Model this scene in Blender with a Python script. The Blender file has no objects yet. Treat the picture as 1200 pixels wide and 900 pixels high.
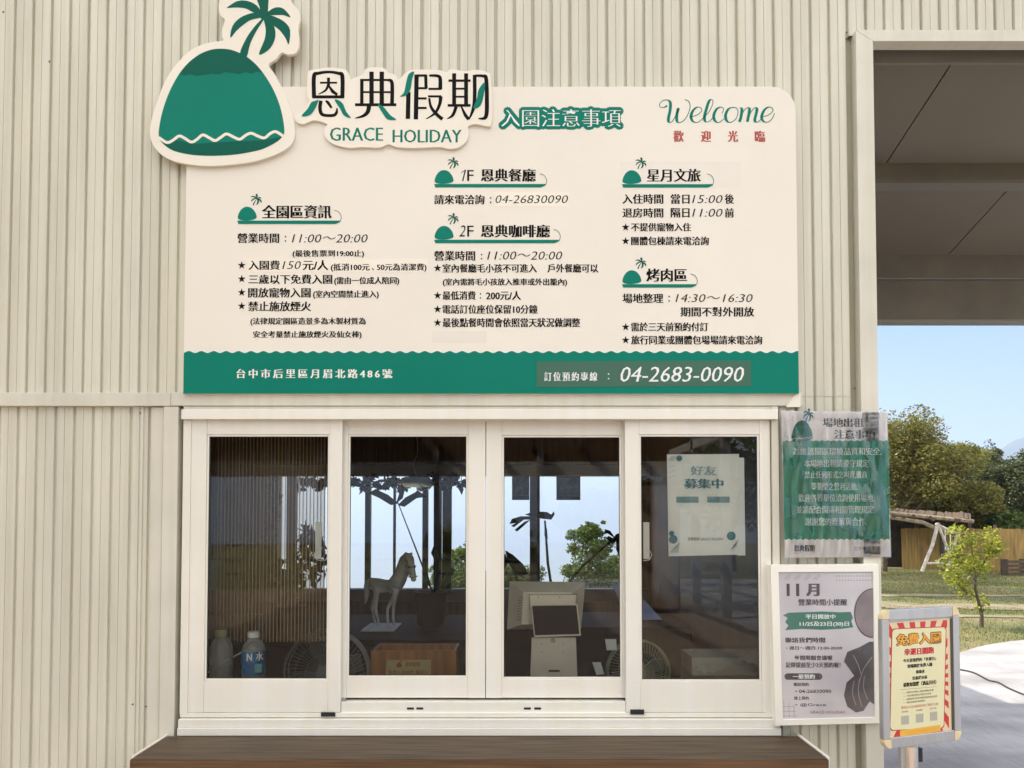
import bpy, bmesh, math, random
import numpy as np
from mathutils import Vector, Matrix
R = math.radians
random.seed(7)
scene = bpy.context.scene
COL = scene.collection

# ------------------------------------------------------------------ camera
F = 871.0; CY = -3.05; CZ = 1.6; PPY = 578.0; TILT = math.atan(27.0 / F)
cam_d = bpy.data.cameras.new('camera'); cam = bpy.data.objects.new('camera', cam_d); COL.objects.link(cam)
cam.location = (0, CY, CZ); cam.rotation_euler = (R(90) + TILT, 0, 0)
cam_d.sensor_width = 36; cam_d.lens = F / 1200 * 36; cam_d.shift_y = (PPY - 450) / 1200
cam_d.clip_start = 0.05; cam_d.clip_end = 60000
scene.camera = cam
scene.view_settings.view_transform = 'Standard'; scene.view_settings.look = 'None'
scene.view_settings.exposure = 1.3; scene.view_settings.gamma = 1.0
scene.cycles.max_bounces = 9; scene.cycles.diffuse_bounces = 5; scene.cycles.transparent_max_bounces = 12
scene.cycles.use_denoising = True
scene.cycles.sample_clamp_indirect = 6

# ------------------------------------------------------------------ sky + sun
SUN_EL, SUN_AZ = 40.0, -60.0       # azimuth clockwise from +Y (towards +X)
world = bpy.data.worlds.new('World'); scene.world = world; world.use_nodes = True
nt = world.node_tree; nt.nodes.clear()
out = nt.nodes.new('ShaderNodeOutputWorld'); bg = nt.nodes.new('ShaderNodeBackground')
sky = nt.nodes.new('ShaderNodeTexSky'); sky.sky_type = 'NISHITA'; sky.sun_disc = False
sky.sun_elevation = R(SUN_EL); sky.sun_rotation = R(SUN_AZ); sky.air_density = 1.0; sky.dust_density = 0.7; sky.ozone_density = 1.5; sky.altitude = 300
tc = nt.nodes.new('ShaderNodeTexCoord'); sep = nt.nodes.new('ShaderNodeSeparateXYZ')
mx = nt.nodes.new('ShaderNodeMath'); mx.operation = 'MAXIMUM'; mx.inputs[1].default_value = 0.015
comb = nt.nodes.new('ShaderNodeCombineXYZ')
nt.links.new(tc.outputs['Generated'], sep.inputs[0]); nt.links.new(sep.outputs[2], mx.inputs[0])
nt.links.new(sep.outputs[0], comb.inputs[0]); nt.links.new(sep.outputs[1], comb.inputs[1]); nt.links.new(mx.outputs[0], comb.inputs[2])
nt.links.new(comb.outputs[0], sky.inputs[0])
mp = nt.nodes.new('ShaderNodeMapping'); mp.inputs['Scale'].default_value = (1.2, 1.2, 5.0); mp.inputs['Location'].default_value = (3.1, 0.4, 0.3)
nz = nt.nodes.new('ShaderNodeTexNoise'); nz.inputs['Scale'].default_value = 2.2; nz.inputs['Detail'].default_value = 7; nz.inputs['Roughness'].default_value = 0.55
cr = nt.nodes.new('ShaderNodeValToRGB'); cr.color_ramp.elements[0].position = 0.40; cr.color_ramp.elements[1].position = 0.62
cr.color_ramp.elements[0].color = (0.0, 0.0, 0.0, 1); cr.color_ramp.elements[1].color = (0.85, 0.85, 0.85, 1)
nt.links.new(tc.outputs['Generated'], mp.inputs[0]); nt.links.new(mp.outputs[0], nz.inputs['Vector']); nt.links.new(nz.outputs[0], cr.inputs[0])
# broken cloud: a bank covers the half of the sky in front of the wall, the rest is mostly clear
dv = nt.nodes.new('ShaderNodeVectorMath'); dv.operation = 'DOT_PRODUCT'; dv.inputs[1].default_value = (-0.45, -0.85, 0.25)
nt.links.new(tc.outputs['Generated'], dv.inputs[0])
bank = nt.nodes.new('ShaderNodeMapRange'); bank.inputs[1].default_value = -0.75; bank.inputs[2].default_value = 0.35; bank.inputs[3].default_value = -0.22; bank.inputs[4].default_value = 0.22
nt.links.new(dv.outputs['Value'], bank.inputs[0])
addn = nt.nodes.new('ShaderNodeMath'); addn.operation = 'ADD'; nt.links.new(nz.outputs[0], addn.inputs[0]); nt.links.new(bank.outputs[0], addn.inputs[1]); nt.links.new(addn.outputs[0], cr.inputs[0])
mixc = nt.nodes.new('ShaderNodeMix'); mixc.data_type = 'RGBA'
nt.links.new(cr.outputs[0], mixc.inputs[0]); skm = nt.nodes.new('ShaderNodeVectorMath'); skm.operation = 'MULTIPLY'; skm.inputs[1].default_value = (0.30, 0.43, 0.68); nt.links.new(sky.outputs[0], skm.inputs[0]); nt.links.new(skm.outputs[0], mixc.inputs[6]); mixc.inputs[7].default_value = (10.4, 9.9, 9.1, 1)
nt.links.new(mixc.outputs[2], bg.inputs[0]); bg.inputs[1].default_value = 0.14
nt.links.new(bg.outputs[0], out.inputs[0])
sd = bpy.data.lights.new('sun', 'SUN'); sd.energy = 4.0; sd.angle = R(0.53); sd.color = (1.0, 0.93, 0.80)
sun = bpy.data.objects.new('sun', sd); COL.objects.link(sun)
sdir = Vector((math.sin(R(SUN_AZ)) * math.cos(R(SUN_EL)), math.cos(R(SUN_AZ)) * math.cos(R(SUN_EL)), math.sin(R(SUN_EL))))
sun.rotation_euler = sdir.to_track_quat('Z', 'Y').to_euler(); sun.location = sdir * 40

# ------------------------------------------------------------------ helpers
def P(px, py, Y=0.0):
    a = (px - 600) / F; b = (PPY - py) / F
    dy = math.cos(TILT) - b * math.sin(TILT); dz = math.sin(TILT) + b * math.cos(TILT)
    t = (Y - CY) / dy
    return (a * t, CZ + dz * t)
def P3(px, py, Y):
    x, z = P(px, py, Y); return Vector((x, Y, z))
def G(px, py, z0=0.0):
    a = (px - 600) / F; b = (PPY - py) / F
    dy = math.cos(TILT) - b * math.sin(TILT); dz = math.sin(TILT) + b * math.cos(TILT)
    t = (z0 - CZ) / dz
    return (a * t, CY + dy * t)

MATS = {}
def mat(name, col, rough=0.6, spec=0.5, metal=0.0, var=0.0, vscale=8.0, bump=0.0, bscale=60.0, col2=None, stretch=(1,1,1),
        coat=0.0, trans=None, detail=5.0, coatrough=0.05, streak=0.0):
    if name in MATS: return MATS[name]
    m = bpy.data.materials.new(name); m.use_nodes = True; n = m.node_tree; b = n.nodes['Principled BSDF']
    b.inputs['Base Color'].default_value = (*col, 1); b.inputs['Roughness'].default_value = rough
    b.inputs['Metallic'].default_value = metal; b.inputs['Specular IOR Level'].default_value = spec
    b.inputs['Coat Weight'].default_value = coat; b.inputs['Coat Roughness'].default_value = coatrough
    if var or bump:
        t = n.nodes.new('ShaderNodeTexCoord'); mp = n.nodes.new('ShaderNodeMapping'); mp.inputs['Scale'].default_value = stretch
        geo = n.nodes.new('ShaderNodeNewGeometry')
        n.links.new(geo.outputs['Position'], mp.inputs[0])
    if var:
        z = n.nodes.new('ShaderNodeTexNoise'); z.inputs['Scale'].default_value = vscale; z.inputs['Detail'].default_value = detail
        n.links.new(mp.outputs[0], z.inputs['Vector'])
        r = n.nodes.new('ShaderNodeValToRGB'); r.color_ramp.elements[0].position = 0.3; r.color_ramp.elements[1].position = 0.7
        c2 = col2 or tuple(c * (1 - var) for c in col); c1 = col if col2 else tuple(min(1, c * (1 + var * 0.5)) for c in col)
        r.color_ramp.elements[0].color = (*c2, 1); r.color_ramp.elements[1].color = (*c1, 1)
        n.links.new(z.outputs[0], r.inputs[0]); n.links.new(r.outputs[0], b.inputs['Base Color'])
        if streak:       # rain streaks and grime running down the sheet
            ms = n.nodes.new('ShaderNodeMapping'); ms.inputs['Scale'].default_value = (26, 4, 0.55); n.links.new(geo.outputs['Position'], ms.inputs[0])
            zs2 = n.nodes.new('ShaderNodeTexNoise'); zs2.inputs['Scale'].default_value = 1.0; zs2.inputs['Detail'].default_value = 6; n.links.new(ms.outputs[0], zs2.inputs['Vector'])
            rs2 = n.nodes.new('ShaderNodeValToRGB'); rs2.color_ramp.elements[0].position = .35; rs2.color_ramp.elements[1].position = .62
            k_ = 1 - streak; rs2.color_ramp.elements[0].color = (k_, k_ * .985, k_ * .95, 1); rs2.color_ramp.elements[1].color = (1, 1, 1, 1); n.links.new(zs2.outputs[0], rs2.inputs[0])
            oi = n.nodes.new('ShaderNodeObjectInfo'); om = n.nodes.new('ShaderNodeMapRange'); om.inputs[3].default_value = .955; om.inputs[4].default_value = 1.0; n.links.new(oi.outputs['Random'], om.inputs[0])
            m3 = n.nodes.new('ShaderNodeVectorMath'); m3.operation = 'SCALE'; n.links.new(rs2.outputs[0], m3.inputs[0]); n.links.new(om.outputs[0], m3.inputs['Scale'])
            mm = n.nodes.new('ShaderNodeMix'); mm.data_type = 'RGBA'; mm.blend_type = 'MULTIPLY'; mm.inputs[0].default_value = 1; n.links.new(r.outputs[0], mm.inputs[6]); n.links.new(m3.outputs[0], mm.inputs[7])
            n.links.new(mm.outputs[2], b.inputs['Base Color'])
        rr = n.nodes.new('ShaderNodeMapRange'); rr.inputs[3].default_value = max(0.02, rough - 0.07); rr.inputs[4].default_value = min(1, rough + 0.07)
        n.links.new(z.outputs[0], rr.inputs[0]); n.links.new(rr.outputs[0], b.inputs['Roughness'])
    if bump:
        z2 = n.nodes.new('ShaderNodeTexNoise'); z2.inputs['Scale'].default_value = bscale; z2.inputs['Detail'].default_value = 4
        n.links.new(mp.outputs[0], z2.inputs['Vector'])
        bp = n.nodes.new('ShaderNodeBump'); bp.inputs['Strength'].default_value = 1.0; bp.inputs['Distance'].default_value = bump
        n.links.new(z2.outputs[0], bp.inputs['Height']); n.links.new(bp.outputs[0], b.inputs['Normal'])
    if trans:
        tr = n.nodes.new('ShaderNodeBsdfTranslucent'); tr.inputs[0].default_value = (*trans[0], 1)
        mxs = n.nodes.new('ShaderNodeMixShader'); mxs.inputs[0].default_value = trans[1]
        n.links.new(b.outputs[0], mxs.inputs[1]); n.links.new(tr.outputs[0], mxs.inputs[2])
        n.links.new(mxs.outputs[0], n.nodes['Material Output'].inputs[0])
    MATS[name] = m; return m
def glassmat(name, tint=(1, 1, 1), ior=1.5, rough=0.0, diffuse=None, dfac=0.0, bump=0.0, bscale=3.0, stretch=(1,1,1), gain=1.0):
    m = bpy.data.materials.new(name); m.use_nodes = True; n = m.node_tree; n.nodes.clear()
    o = n.nodes.new('ShaderNodeOutputMaterial'); t = n.nodes.new('ShaderNodeBsdfTransparent'); g = n.nodes.new('ShaderNodeBsdfGlossy')
    f = n.nodes.new('ShaderNodeFresnel'); f.inputs[0].default_value = ior; x = n.nodes.new('ShaderNodeMixShader')
    t.inputs[0].default_value = (*tint, 1); g.inputs['Roughness'].default_value = rough; g.inputs[0].default_value = (1, 1, 1, 1)
    gm = n.nodes.new('ShaderNodeMath'); gm.operation = 'MULTIPLY'; gm.inputs[1].default_value = gain; gm.use_clamp = True
    n.links.new(f.outputs[0], gm.inputs[0]); n.links.new(gm.outputs[0], x.inputs[0]); n.links.new(t.outputs[0], x.inputs[1]); n.links.new(g.outputs[0], x.inputs[2])
    last = x
    if bump:
        geo = n.nodes.new('ShaderNodeNewGeometry'); mp = n.nodes.new('ShaderNodeMapping'); mp.inputs['Scale'].default_value = stretch
        z2 = n.nodes.new('ShaderNodeTexNoise'); z2.inputs['Scale'].default_value = bscale; z2.inputs['Detail'].default_value = 2
        bp = n.nodes.new('ShaderNodeBump'); bp.inputs['Distance'].default_value = bump
        n.links.new(geo.outputs['Position'], mp.inputs[0]); n.links.new(mp.outputs[0], z2.inputs['Vector']); n.links.new(z2.outputs[0], bp.inputs['Height'])
        n.links.new(bp.outputs[0], g.inputs['Normal']); n.links.new(bp.outputs[0], f.inputs['Normal'])
    if diffuse:
        d = n.nodes.new('ShaderNodeBsdfDiffuse'); d.inputs[0].default_value = (*diffuse, 1)
        y = n.nodes.new('ShaderNodeMixShader'); y.inputs[0].default_value = dfac
        n.links.new(x.outputs[0], y.inputs[1]); n.links.new(d.outputs[0], y.inputs[2]); last = y
    n.links.new(last.outputs[0], o.inputs[0]); MATS[name] = m; return m

ORG = {}
def thing(name, label, cat, loc=(0, 0, 0), group=None, rot=None, kind=None):
    o = bpy.data.objects.new(name, None); COL.objects.link(o); o.location = loc; o.empty_display_size = 0.1
    if rot: o.rotation_euler = rot
    if label: o['label'] = label
    if cat: o['category'] = cat
    if group: o['group'] = group
    if kind: o['kind'] = kind
    ORG[o.name] = Vector(loc); return o
def tag(o, label=None, cat=None, group=None, kind=None):
    if label: o['label'] = label
    if cat: o['category'] = cat
    if group: o['group'] = group
    if kind: o['kind'] = kind
    return o
def link(name, me, parent=None, local=False, base=None):
    o = bpy.data.objects.new(name, me); COL.objects.link(o)
    if parent is not None:
        o.parent = parent; org = Vector((0, 0, 0)) if local else ORG.get(parent.name, Vector((0, 0, 0)))
    else:
        org = Vector(base) if base else Vector((0, 0, 0)); o.location = org
    if org.length: me.transform(Matrix.Translation(-org))
    ORG[o.name] = Vector((0, 0, 0)) if local else org
    return o
def catmull(pts, n=6):
    if len(pts) < 3: return list(pts)
    out = []; q = [pts[0]] + list(pts) + [pts[-1]]
    for i in range(1, len(q) - 2):
        p0, p1, p2, p3 = [np.array(v, float) for v in q[i - 1:i + 3]]
        for k in range(n):
            t = k / n
            out.append(tuple(0.5 * ((2 * p1) + (-p0 + p2) * t + (2 * p0 - 5 * p1 + 4 * p2 - p3) * t * t + (-p0 + 3 * p1 - 3 * p2 + p3) * t ** 3)))
    out.append(tuple(pts[-1])); return out
class MB:
    def __init__(s): s.v = []; s.f = []
    def box(s, x0, x1, y0, y1, z0, z1):
        b = len(s.v)
        s.v += [(x0,y0,z0),(x1,y0,z0),(x1,y1,z0),(x0,y1,z0),(x0,y0,z1),(x1,y0,z1),(x1,y1,z1),(x0,y1,z1)]
        s.f += [[b+i for i in q] for q in ((0,3,2,1),(4,5,6,7),(0,1,5,4),(1,2,6,5),(2,3,7,6),(3,0,4,7))]; return s
    def hexa(s, pts):
        b = len(s.v); s.v += [tuple(p) for p in pts]
        s.f += [[b+i for i in q] for q in ((0,3,2,1),(4,5,6,7),(0,1,5,4),(1,2,6,5),(2,3,7,6),(3,0,4,7))]; return s
    def prism(s, pts, y0, y1):          # pts (x,z) outline, front at y0
        b = len(s.v); n = len(pts)
        ar = sum(pts[i][0]*pts[(i+1)%n][1]-pts[(i+1)%n][0]*pts[i][1] for i in range(n))
        if ar < 0: pts = pts[::-1]
        s.v += [(p[0], y0, p[1]) for p in pts] + [(p[0], y1, p[1]) for p in pts]
        s.f.append([b+i for i in range(n)]); s.f.append([b+n+i for i in range(n)][::-1])
        for i in range(n): j = (i+1) % n; s.f.append([b+j, b+i, b+n+i, b+n+j])
        return s
    def flat(s, pts, y):
        b = len(s.v); n = len(pts)
        ar = sum(pts[i][0]*pts[(i+1)%n][1]-pts[(i+1)%n][0]*pts[i][1] for i in range(n))
        if ar < 0: pts = pts[::-1]
        s.v += [(p[0], y, p[1]) for p in pts]; s.f.append([b+i for i in range(n)]); return s
    def ribbon(s, pts, w, y, smooth=0, calli=None):
        if smooth: 
            pts = catmull(pts, smooth)
        n = len(pts); b = len(s.v); ws = w if isinstance(w, (list, tuple)) else [w] * n
        if len(ws) != n: ws = [np.interp(i / (n - 1), np.linspace(0, 1, len(ws)), ws) for i in range(n)]
        for i in range(n):
            a = pts[max(0, i-1)]; c = pts[min(n-1, i+1)]; dx, dz = c[0]-a[0], c[1]-a[1]; L = math.hypot(dx, dz) or 1; dx /= L; dz /= L
            ww = ws[i]
            if calli: ww = calli[0] + calli[1] * max(0, -dz) ** 1.5 if calli[2] else ww
            s.v += [(pts[i][0]-dz*ww/2, y, pts[i][1]+dx*ww/2), (pts[i][0]+dz*ww/2, y, pts[i][1]-dx*ww/2)]
        for i in range(n-1): s.f.append([b+2*i, b+2*i+1, b+2*i+3, b+2*i+2])
        return s
    def tube(s, pts, r, seg=8, cap=True):
        pts = [Vector(p) for p in pts]; n = len(pts); b = len(s.v)
        rs = list(r) if isinstance(r, (list, tuple)) else [r] * n
        up = None
        for i, p in enumerate(pts):
            d = (pts[min(n-1, i+1)] - pts[max(0, i-1)]).normalized()
            if up is None: up = d.orthogonal().normalized()
            up = (up - d * up.dot(d)).normalized() if (up - d * up.dot(d)).length > 1e-6 else d.orthogonal().normalized()
            w = d.cross(up)
            for k in range(seg):
                a = 2 * math.pi * k / seg; s.v.append(tuple(p + (up * math.cos(a) + w * math.sin(a)) * rs[i]))
        for i in range(n-1):
            for k in range(seg):
                k2 = (k+1) % seg; s.f.append([b+i*seg+k, b+i*seg+k2, b+(i+1)*seg+k2, b+(i+1)*seg+k])
        if cap: s.f.append([b+k for k in range(seg)][::-1]); s.f.append([b+(n-1)*seg+k for k in range(seg)])
        return s
    def lathe(s, prof, c=(0, 0, 0), seg=24, axis='z'):
        b = len(s.v); n = len(prof)
        for r, h in prof:
            for k in range(seg):
                a = 2*math.pi*k/seg; x, y = r*math.cos(a), r*math.sin(a)
                p = (x, y, h) if axis == 'z' else (x, -h, y)
                s.v.append((p[0]+c[0], p[1]+c[1], p[2]+c[2]))
        for i in range(n-1):
            for k in range(seg):
                k2 = (k+1) % seg; s.f.append([b+i*seg+k, b+i*seg+k2, b+(i+1)*seg+k2, b+(i+1)*seg+k])
        s.f.append([b+k for k in range(seg)][::-1]); s.f.append([b+(n-1)*seg+k for k in range(seg)]); return s
    def mesh(s, name, m=None, smooth=False):
        me = bpy.data.meshes.new(name); me.from_pydata(s.v, [], s.f); me.update()
        if m: me.materials.append(m)
        if smooth: me.polygons.foreach_set('use_smooth', [True]*len(me.polygons))
        return me
    def build(s, name, m, parent=None, bevel=0, smooth=False, local=False, base=None, seg=2):
        o = link(name, s.mesh(name, m, smooth), parent, local, base)
        if bevel:
            bv = o.modifiers.new('bevel', 'BEVEL'); bv.width = bevel; bv.segments = seg; bv.limit_method = 'ANGLE'
        elif smooth:
            try: o.data.set_sharp_from_angle(angle=R(40))
            except Exception: pass
        return o

def textmesh(s, shear=0.0, offset=0.0, spacing=1.0):
    cu = bpy.data.curves.new('txt', 'FONT'); cu.body = s; cu.size = 1; cu.shear = shear; cu.offset = offset
    cu.space_character = spacing; cu.resolution_u = 2
    ob = bpy.data.objects.new('txt', cu); COL.objects.link(ob)
    dg = bpy.context.evaluated_depsgraph_get(); me = bpy.data.meshes.new_from_object(ob.evaluated_get(dg))
    bpy.data.objects.remove(ob); bpy.data.curves.remove(cu); return me
def text(s, box, y, m, parent, shear=0.0, offset=-0.006, smear=0.05, ring=0.0, spacing=1.0, conv=None, name='lettering', local=False):
    """fit the line s into the pixel box (x0,y0,x1,y1) on the plane Y=y"""
    me = textmesh(s, shear, offset, spacing)
    n = len(me.vertices)
    if n == 0: return None
    co = np.empty(n * 3); me.vertices.foreach_get('co', co); co = co.reshape(-1, 3)
    fs = [list(p.vertices) for p in me.polygons]; bpy.data.meshes.remove(me)
    lo = co.min(0); hi = co.max(0); hi = np.maximum(hi, lo + 1e-5)
    conv = conv or (lambda a, b: P(a, b, y))
    xm = (box[0] + box[2]) / 2; ym = (box[1] + box[3]) / 2
    x0 = conv(box[0], ym)[0]; x1 = conv(box[2], ym)[0]; z1 = conv(xm, box[1])[1]; z0 = conv(xm, box[3])[1]
    em = (z1 - z0)
    sm = smear * em
    X = x0 + sm + (co[:, 0] - lo[0]) / (hi[0] - lo[0]) * (x1 - x0 - 2 * sm); Z = z0 + (co[:, 1] - lo[1]) / (hi[1] - lo[1]) * (z1 - z0)
    V = []; FF = []
    offs = [(0, 0)] if smear <= 0 else [(-sm, 0), (0, 0), (sm, 0)]
    if ring: offs = [(0, 0)] + [(ring * em * math.cos(a), ring * em * math.sin(a)) for a in np.linspace(0, 2*math.pi, 13)[:-1]] + [(.5*ring * em * math.cos(a), .5*ring * em * math.sin(a)) for a in np.linspace(0, 2*math.pi, 7)[:-1]]
    for k, (dx, dz) in enumerate(offs):
        V += [(x + dx, y - (0.00012 if not ring else 0.00002) * k, z + dz) for x, z in zip(X, Z)]
        FF += [[i + k * n for i in f] for f in fs]
    me2 = bpy.data.meshes.new(name); me2.from_pydata(V, [], FF); me2.update(); me2.materials.append(m)
    return link(name, me2, parent, local)

# ------------------------------------------------------------------ materials
M_clad = mat('cream_cladding_paint', (0.665, 0.645, 0.54), 0.42, 0.4, streak=0.10, var=0.10, vscale=1.7, bump=0.0012, bscale=5.0, stretch=(3, 1, 0.6), detail=8)
M_trim = mat('cream_trim_paint', (0.66, 0.635, 0.545), 0.4, 0.4, streak=0.05, var=0.09, vscale=4, bump=0.0004, bscale=14)
M_frame = mat('window_frame_paint', (0.81, 0.785, 0.715), 0.38, 0.45, streak=0.015, var=0.04, vscale=3.5, bump=0.0002, bscale=20)
M_core = mat('wall_core', (0.3, 0.28, 0.24), 0.8)
M_sign = mat('sign_cream', (0.80, 0.75, 0.665), 0.55, 0.12, var=0.035, vscale=1.6, bump=0.0006, bscale=2.5)
M_sign2 = mat('sign_patch', (0.75, 0.70, 0.62), 0.35, 0.5, var=0.03, vscale=6)
M_sign3 = mat('sign_patch_light', (0.82, 0.76, 0.65), 0.35, 0.5)
M_plate = mat('sign_plate_cream', (0.82, 0.77, 0.675), 0.55, 0.12, var=0.03, vscale=3)
M_green = mat('sign_green', (0.002, 0.19, 0.135), 0.55, 0.12, var=0.08, vscale=1.3)
M_green2 = mat('sign_dark_green', (0.002, 0.105, 0.072), 0.55, 0.12, var=0.05, vscale=2)
M_gpatch = mat('sign_green_patch', (0.03, 0.115, 0.07), 0.35, 0.5, var=0.05)
M_black = mat('print_black', (0.006, 0.0055, 0.0055), 0.6, 0.08)
M_white = mat('print_white', (0.78, 0.80, 0.76), 0.5)
M_red = mat('print_red', (0.42, 0.055, 0.035), 0.5)
M_glass = glassmat('window_glass', (0.93, 0.95, 0.93), 1.52, 0.0, gain=1.3, bump=0.0004, bscale=1.2)
M_rubber = mat('black_rubber', (0.015, 0.015, 0.015), 0.55)
M_wood = mat('counter_wood', (0.125, 0.086, 0.053), 0.5, 0.2, var=0.5, vscale=3.0, col2=(0.030, 0.019, 0.011), stretch=(1.2, 22, 45), bump=0.0003, bscale=8, detail=9)
M_deck = mat('deck_wood', (0.44, 0.33, 0.23), 0.6, 0.3, var=0.45, vscale=2.5, col2=(0.20, 0.14, 0.10), stretch=(0.8, 12, 1), detail=8)
M_ceil = mat('brown_ceiling_wood', (0.13, 0.07, 0.028), 0.55, var=0.4, vscale=3, stretch=(1, 8, 8))
M_soffit = mat('grey_soffit', (0.215, 0.188, 0.145), 0.6, var=0.10, vscale=1.2)
M_beam = mat('soffit_beam', (0.16, 0.13, 0.085), 0.55, var=0.2, vscale=5)
M_beamw = mat('pale_beam', (0.55, 0.52, 0.46), 0.55, var=0.1, vscale=3)

# ------------------------------------------------------------------ setting: terrain, slab, path
def sstep(a, b, x):
    t = np.clip((x - a) / (b - a), 0, 1); return t * t * (3 - 2 * t)
def terrain_h(X, Y):
    d = np.hypot(X, Y + 3.05)
    ratio = X / np.maximum(Y + 3.05, 0.01)
    w = np.where(Y > 0, sstep(0.20, 0.42, ratio), 1.0)
    near = (1 - w) * (-0.42 * np.clip(Y - 6.5, 0, 60))
    far = -380 * sstep(32, 1100, d)
    h = near * (1 - sstep(60, 200, d)) + np.minimum(far, 0) - 0.03
    return h + 0.8 * np.sin(X * 0.02) * np.cos(Y * 0.017) * sstep(60, 300, d)
def build_ground():
    rs = np.concatenate([np.linspace(0, 30, 76)[:-1], np.geomspace(30, 10200, 64)]); na = 220
    V = []; Fc = []
    for r in rs:
        a = np.linspace(0, 2*np.pi, na, endpoint=False); X = r*np.cos(a); Y = r*np.sin(a) - 3.05
        H = terrain_h(X, Y); V += list(zip(X.tolist(), Y.tolist(), H.tolist()))
    for i in range(len(rs)-1):
        for k in range(na):
            k2 = (k+1) % na; Fc.append([i*na+k, (i+1)*na+k, (i+1)*na+k2, i*na+k2])
    me = bpy.data.meshes.new('ground'); me.from_pydata(V, [], Fc); me.update()
    me.polygons.foreach_set('use_smooth', [True]*len(me.polygons))
    m = bpy.data.materials.new('ground_grass'); m.use_nodes = True; n = m.node_tree; b = n.nodes['Principled BSDF']; b.inputs['Roughness'].default_value = 0.9
    geo = n.nodes.new('ShaderNodeNewGeometry'); z = n.nodes.new('ShaderNodeTexNoise'); z.inputs['Scale'].default_value = 0.9; z.inputs['Detail'].default_value = 9; z.inputs['Roughness'].default_value = 0.7
    n.links.new(geo.outputs['Position'], z.inputs['Vector']); r = n.nodes.new('ShaderNodeValToRGB')
    e = r.color_ramp.elements; e[0].position = 0.36; e[0].color = (0.045, 0.08, 0.012, 1); e[1].position = 0.70; e[1].color = (0.24, 0.18, 0.08, 1)
    q = e.new(0.5); q.color = (0.135, 0.125, 0.05, 1); n.links.new(z.outputs[0], r.inputs[0])
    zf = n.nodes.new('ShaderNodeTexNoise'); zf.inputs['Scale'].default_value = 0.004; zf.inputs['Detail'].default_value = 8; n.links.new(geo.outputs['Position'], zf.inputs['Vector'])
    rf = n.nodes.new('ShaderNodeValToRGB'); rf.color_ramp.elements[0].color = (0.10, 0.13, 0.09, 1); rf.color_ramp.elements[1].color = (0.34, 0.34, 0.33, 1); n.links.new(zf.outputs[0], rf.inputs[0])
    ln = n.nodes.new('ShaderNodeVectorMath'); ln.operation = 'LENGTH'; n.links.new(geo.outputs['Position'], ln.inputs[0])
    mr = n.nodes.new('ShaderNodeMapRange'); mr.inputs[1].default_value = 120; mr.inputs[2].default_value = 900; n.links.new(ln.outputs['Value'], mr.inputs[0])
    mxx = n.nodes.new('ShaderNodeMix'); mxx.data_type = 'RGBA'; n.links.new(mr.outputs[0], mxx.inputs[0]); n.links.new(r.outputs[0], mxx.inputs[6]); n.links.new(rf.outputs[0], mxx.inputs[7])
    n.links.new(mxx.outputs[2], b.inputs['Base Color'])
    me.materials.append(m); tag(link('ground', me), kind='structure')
build_ground()
M_slab = mat('pale_concrete', (0.38, 0.37, 0.375), 0.75, 0.3, streak=.10, var=0.34, vscale=0.9, bump=0.003, bscale=14, stretch=(1, 2.2, 1), detail=9)
edge = [G(px, py, 0) for px, py in ((1080, 778), (1105, 770), (1125, 764), (1145, 758), (1165, 754), (1185, 751), (1210, 749))]
slab = [(1.25, -16), (16, -16), (16, edge[-1][1] - 0.2)] + edge[::-1] + [(2.6, 4.6), (1.25, 4.2)]
sb = MB(); n = len(slab); sb.v = [(x, y, -0.003) for x, y in slab] + [(x, y, -0.30) for x, y in slab]
sb.f = [list(range(n)), list(range(n, 2*n))[::-1]] + [[(i+1) % n, i, n+i, n+(i+1) % n] for i in range(n)]
sb.build('concrete_paving', M_slab); tag(bpy.data.objects['concrete_paving'], kind='structure')
me = bpy.data.objects['concrete_paving'].data; bm_ = bmesh.new(); bm_.from_mesh(me); bmesh.ops.recalc_face_normals(bm_, faces=bm_.faces); bm_.to_mesh(me); bm_.free()
# trodden pale tracks through the lawn
M_path = mat('sandy_track', (0.24, 0.205, 0.135), 0.9, 0.2, var=0.35, vscale=2.0, bump=0.01, bscale=20, detail=9)
def track(y0, w, amp, x0, x1, seed):
    rr = random.Random(seed); m = MB(); N = 90; ph = rr.random() * 6
    top = []; bot = []
    for i in range(N + 1):
        x = x0 + (x1 - x0) * i / N; c = y0 + amp * math.sin(x * 0.35 + ph) - 0.10 * (x - x0)
        ww = w * (0.25 + 0.6 * abs(math.sin(x * 0.9 + ph) * math.sin(x * 2.3 + 1)) + 0.45 * rr.random())
        top.append((x, c + ww / 2, -0.018)); bot.append((x, c - ww / 2 * (0.7 + .6 * rr.random()), -0.018))
    m.v = bot + top
    m.f = [[i, i+1, N+1+i+1, N+1+i] for i in range(N)]
    tag(m.build('path', M_path), kind='structure')
track(10.9, 1.1, 0.18, 4.5, 20, 3); track(12.6, 0.6, 0.15, 4.5, 20, 5); track(9.5, 0.35, 0.2, 5.0, 18, 8)

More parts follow.
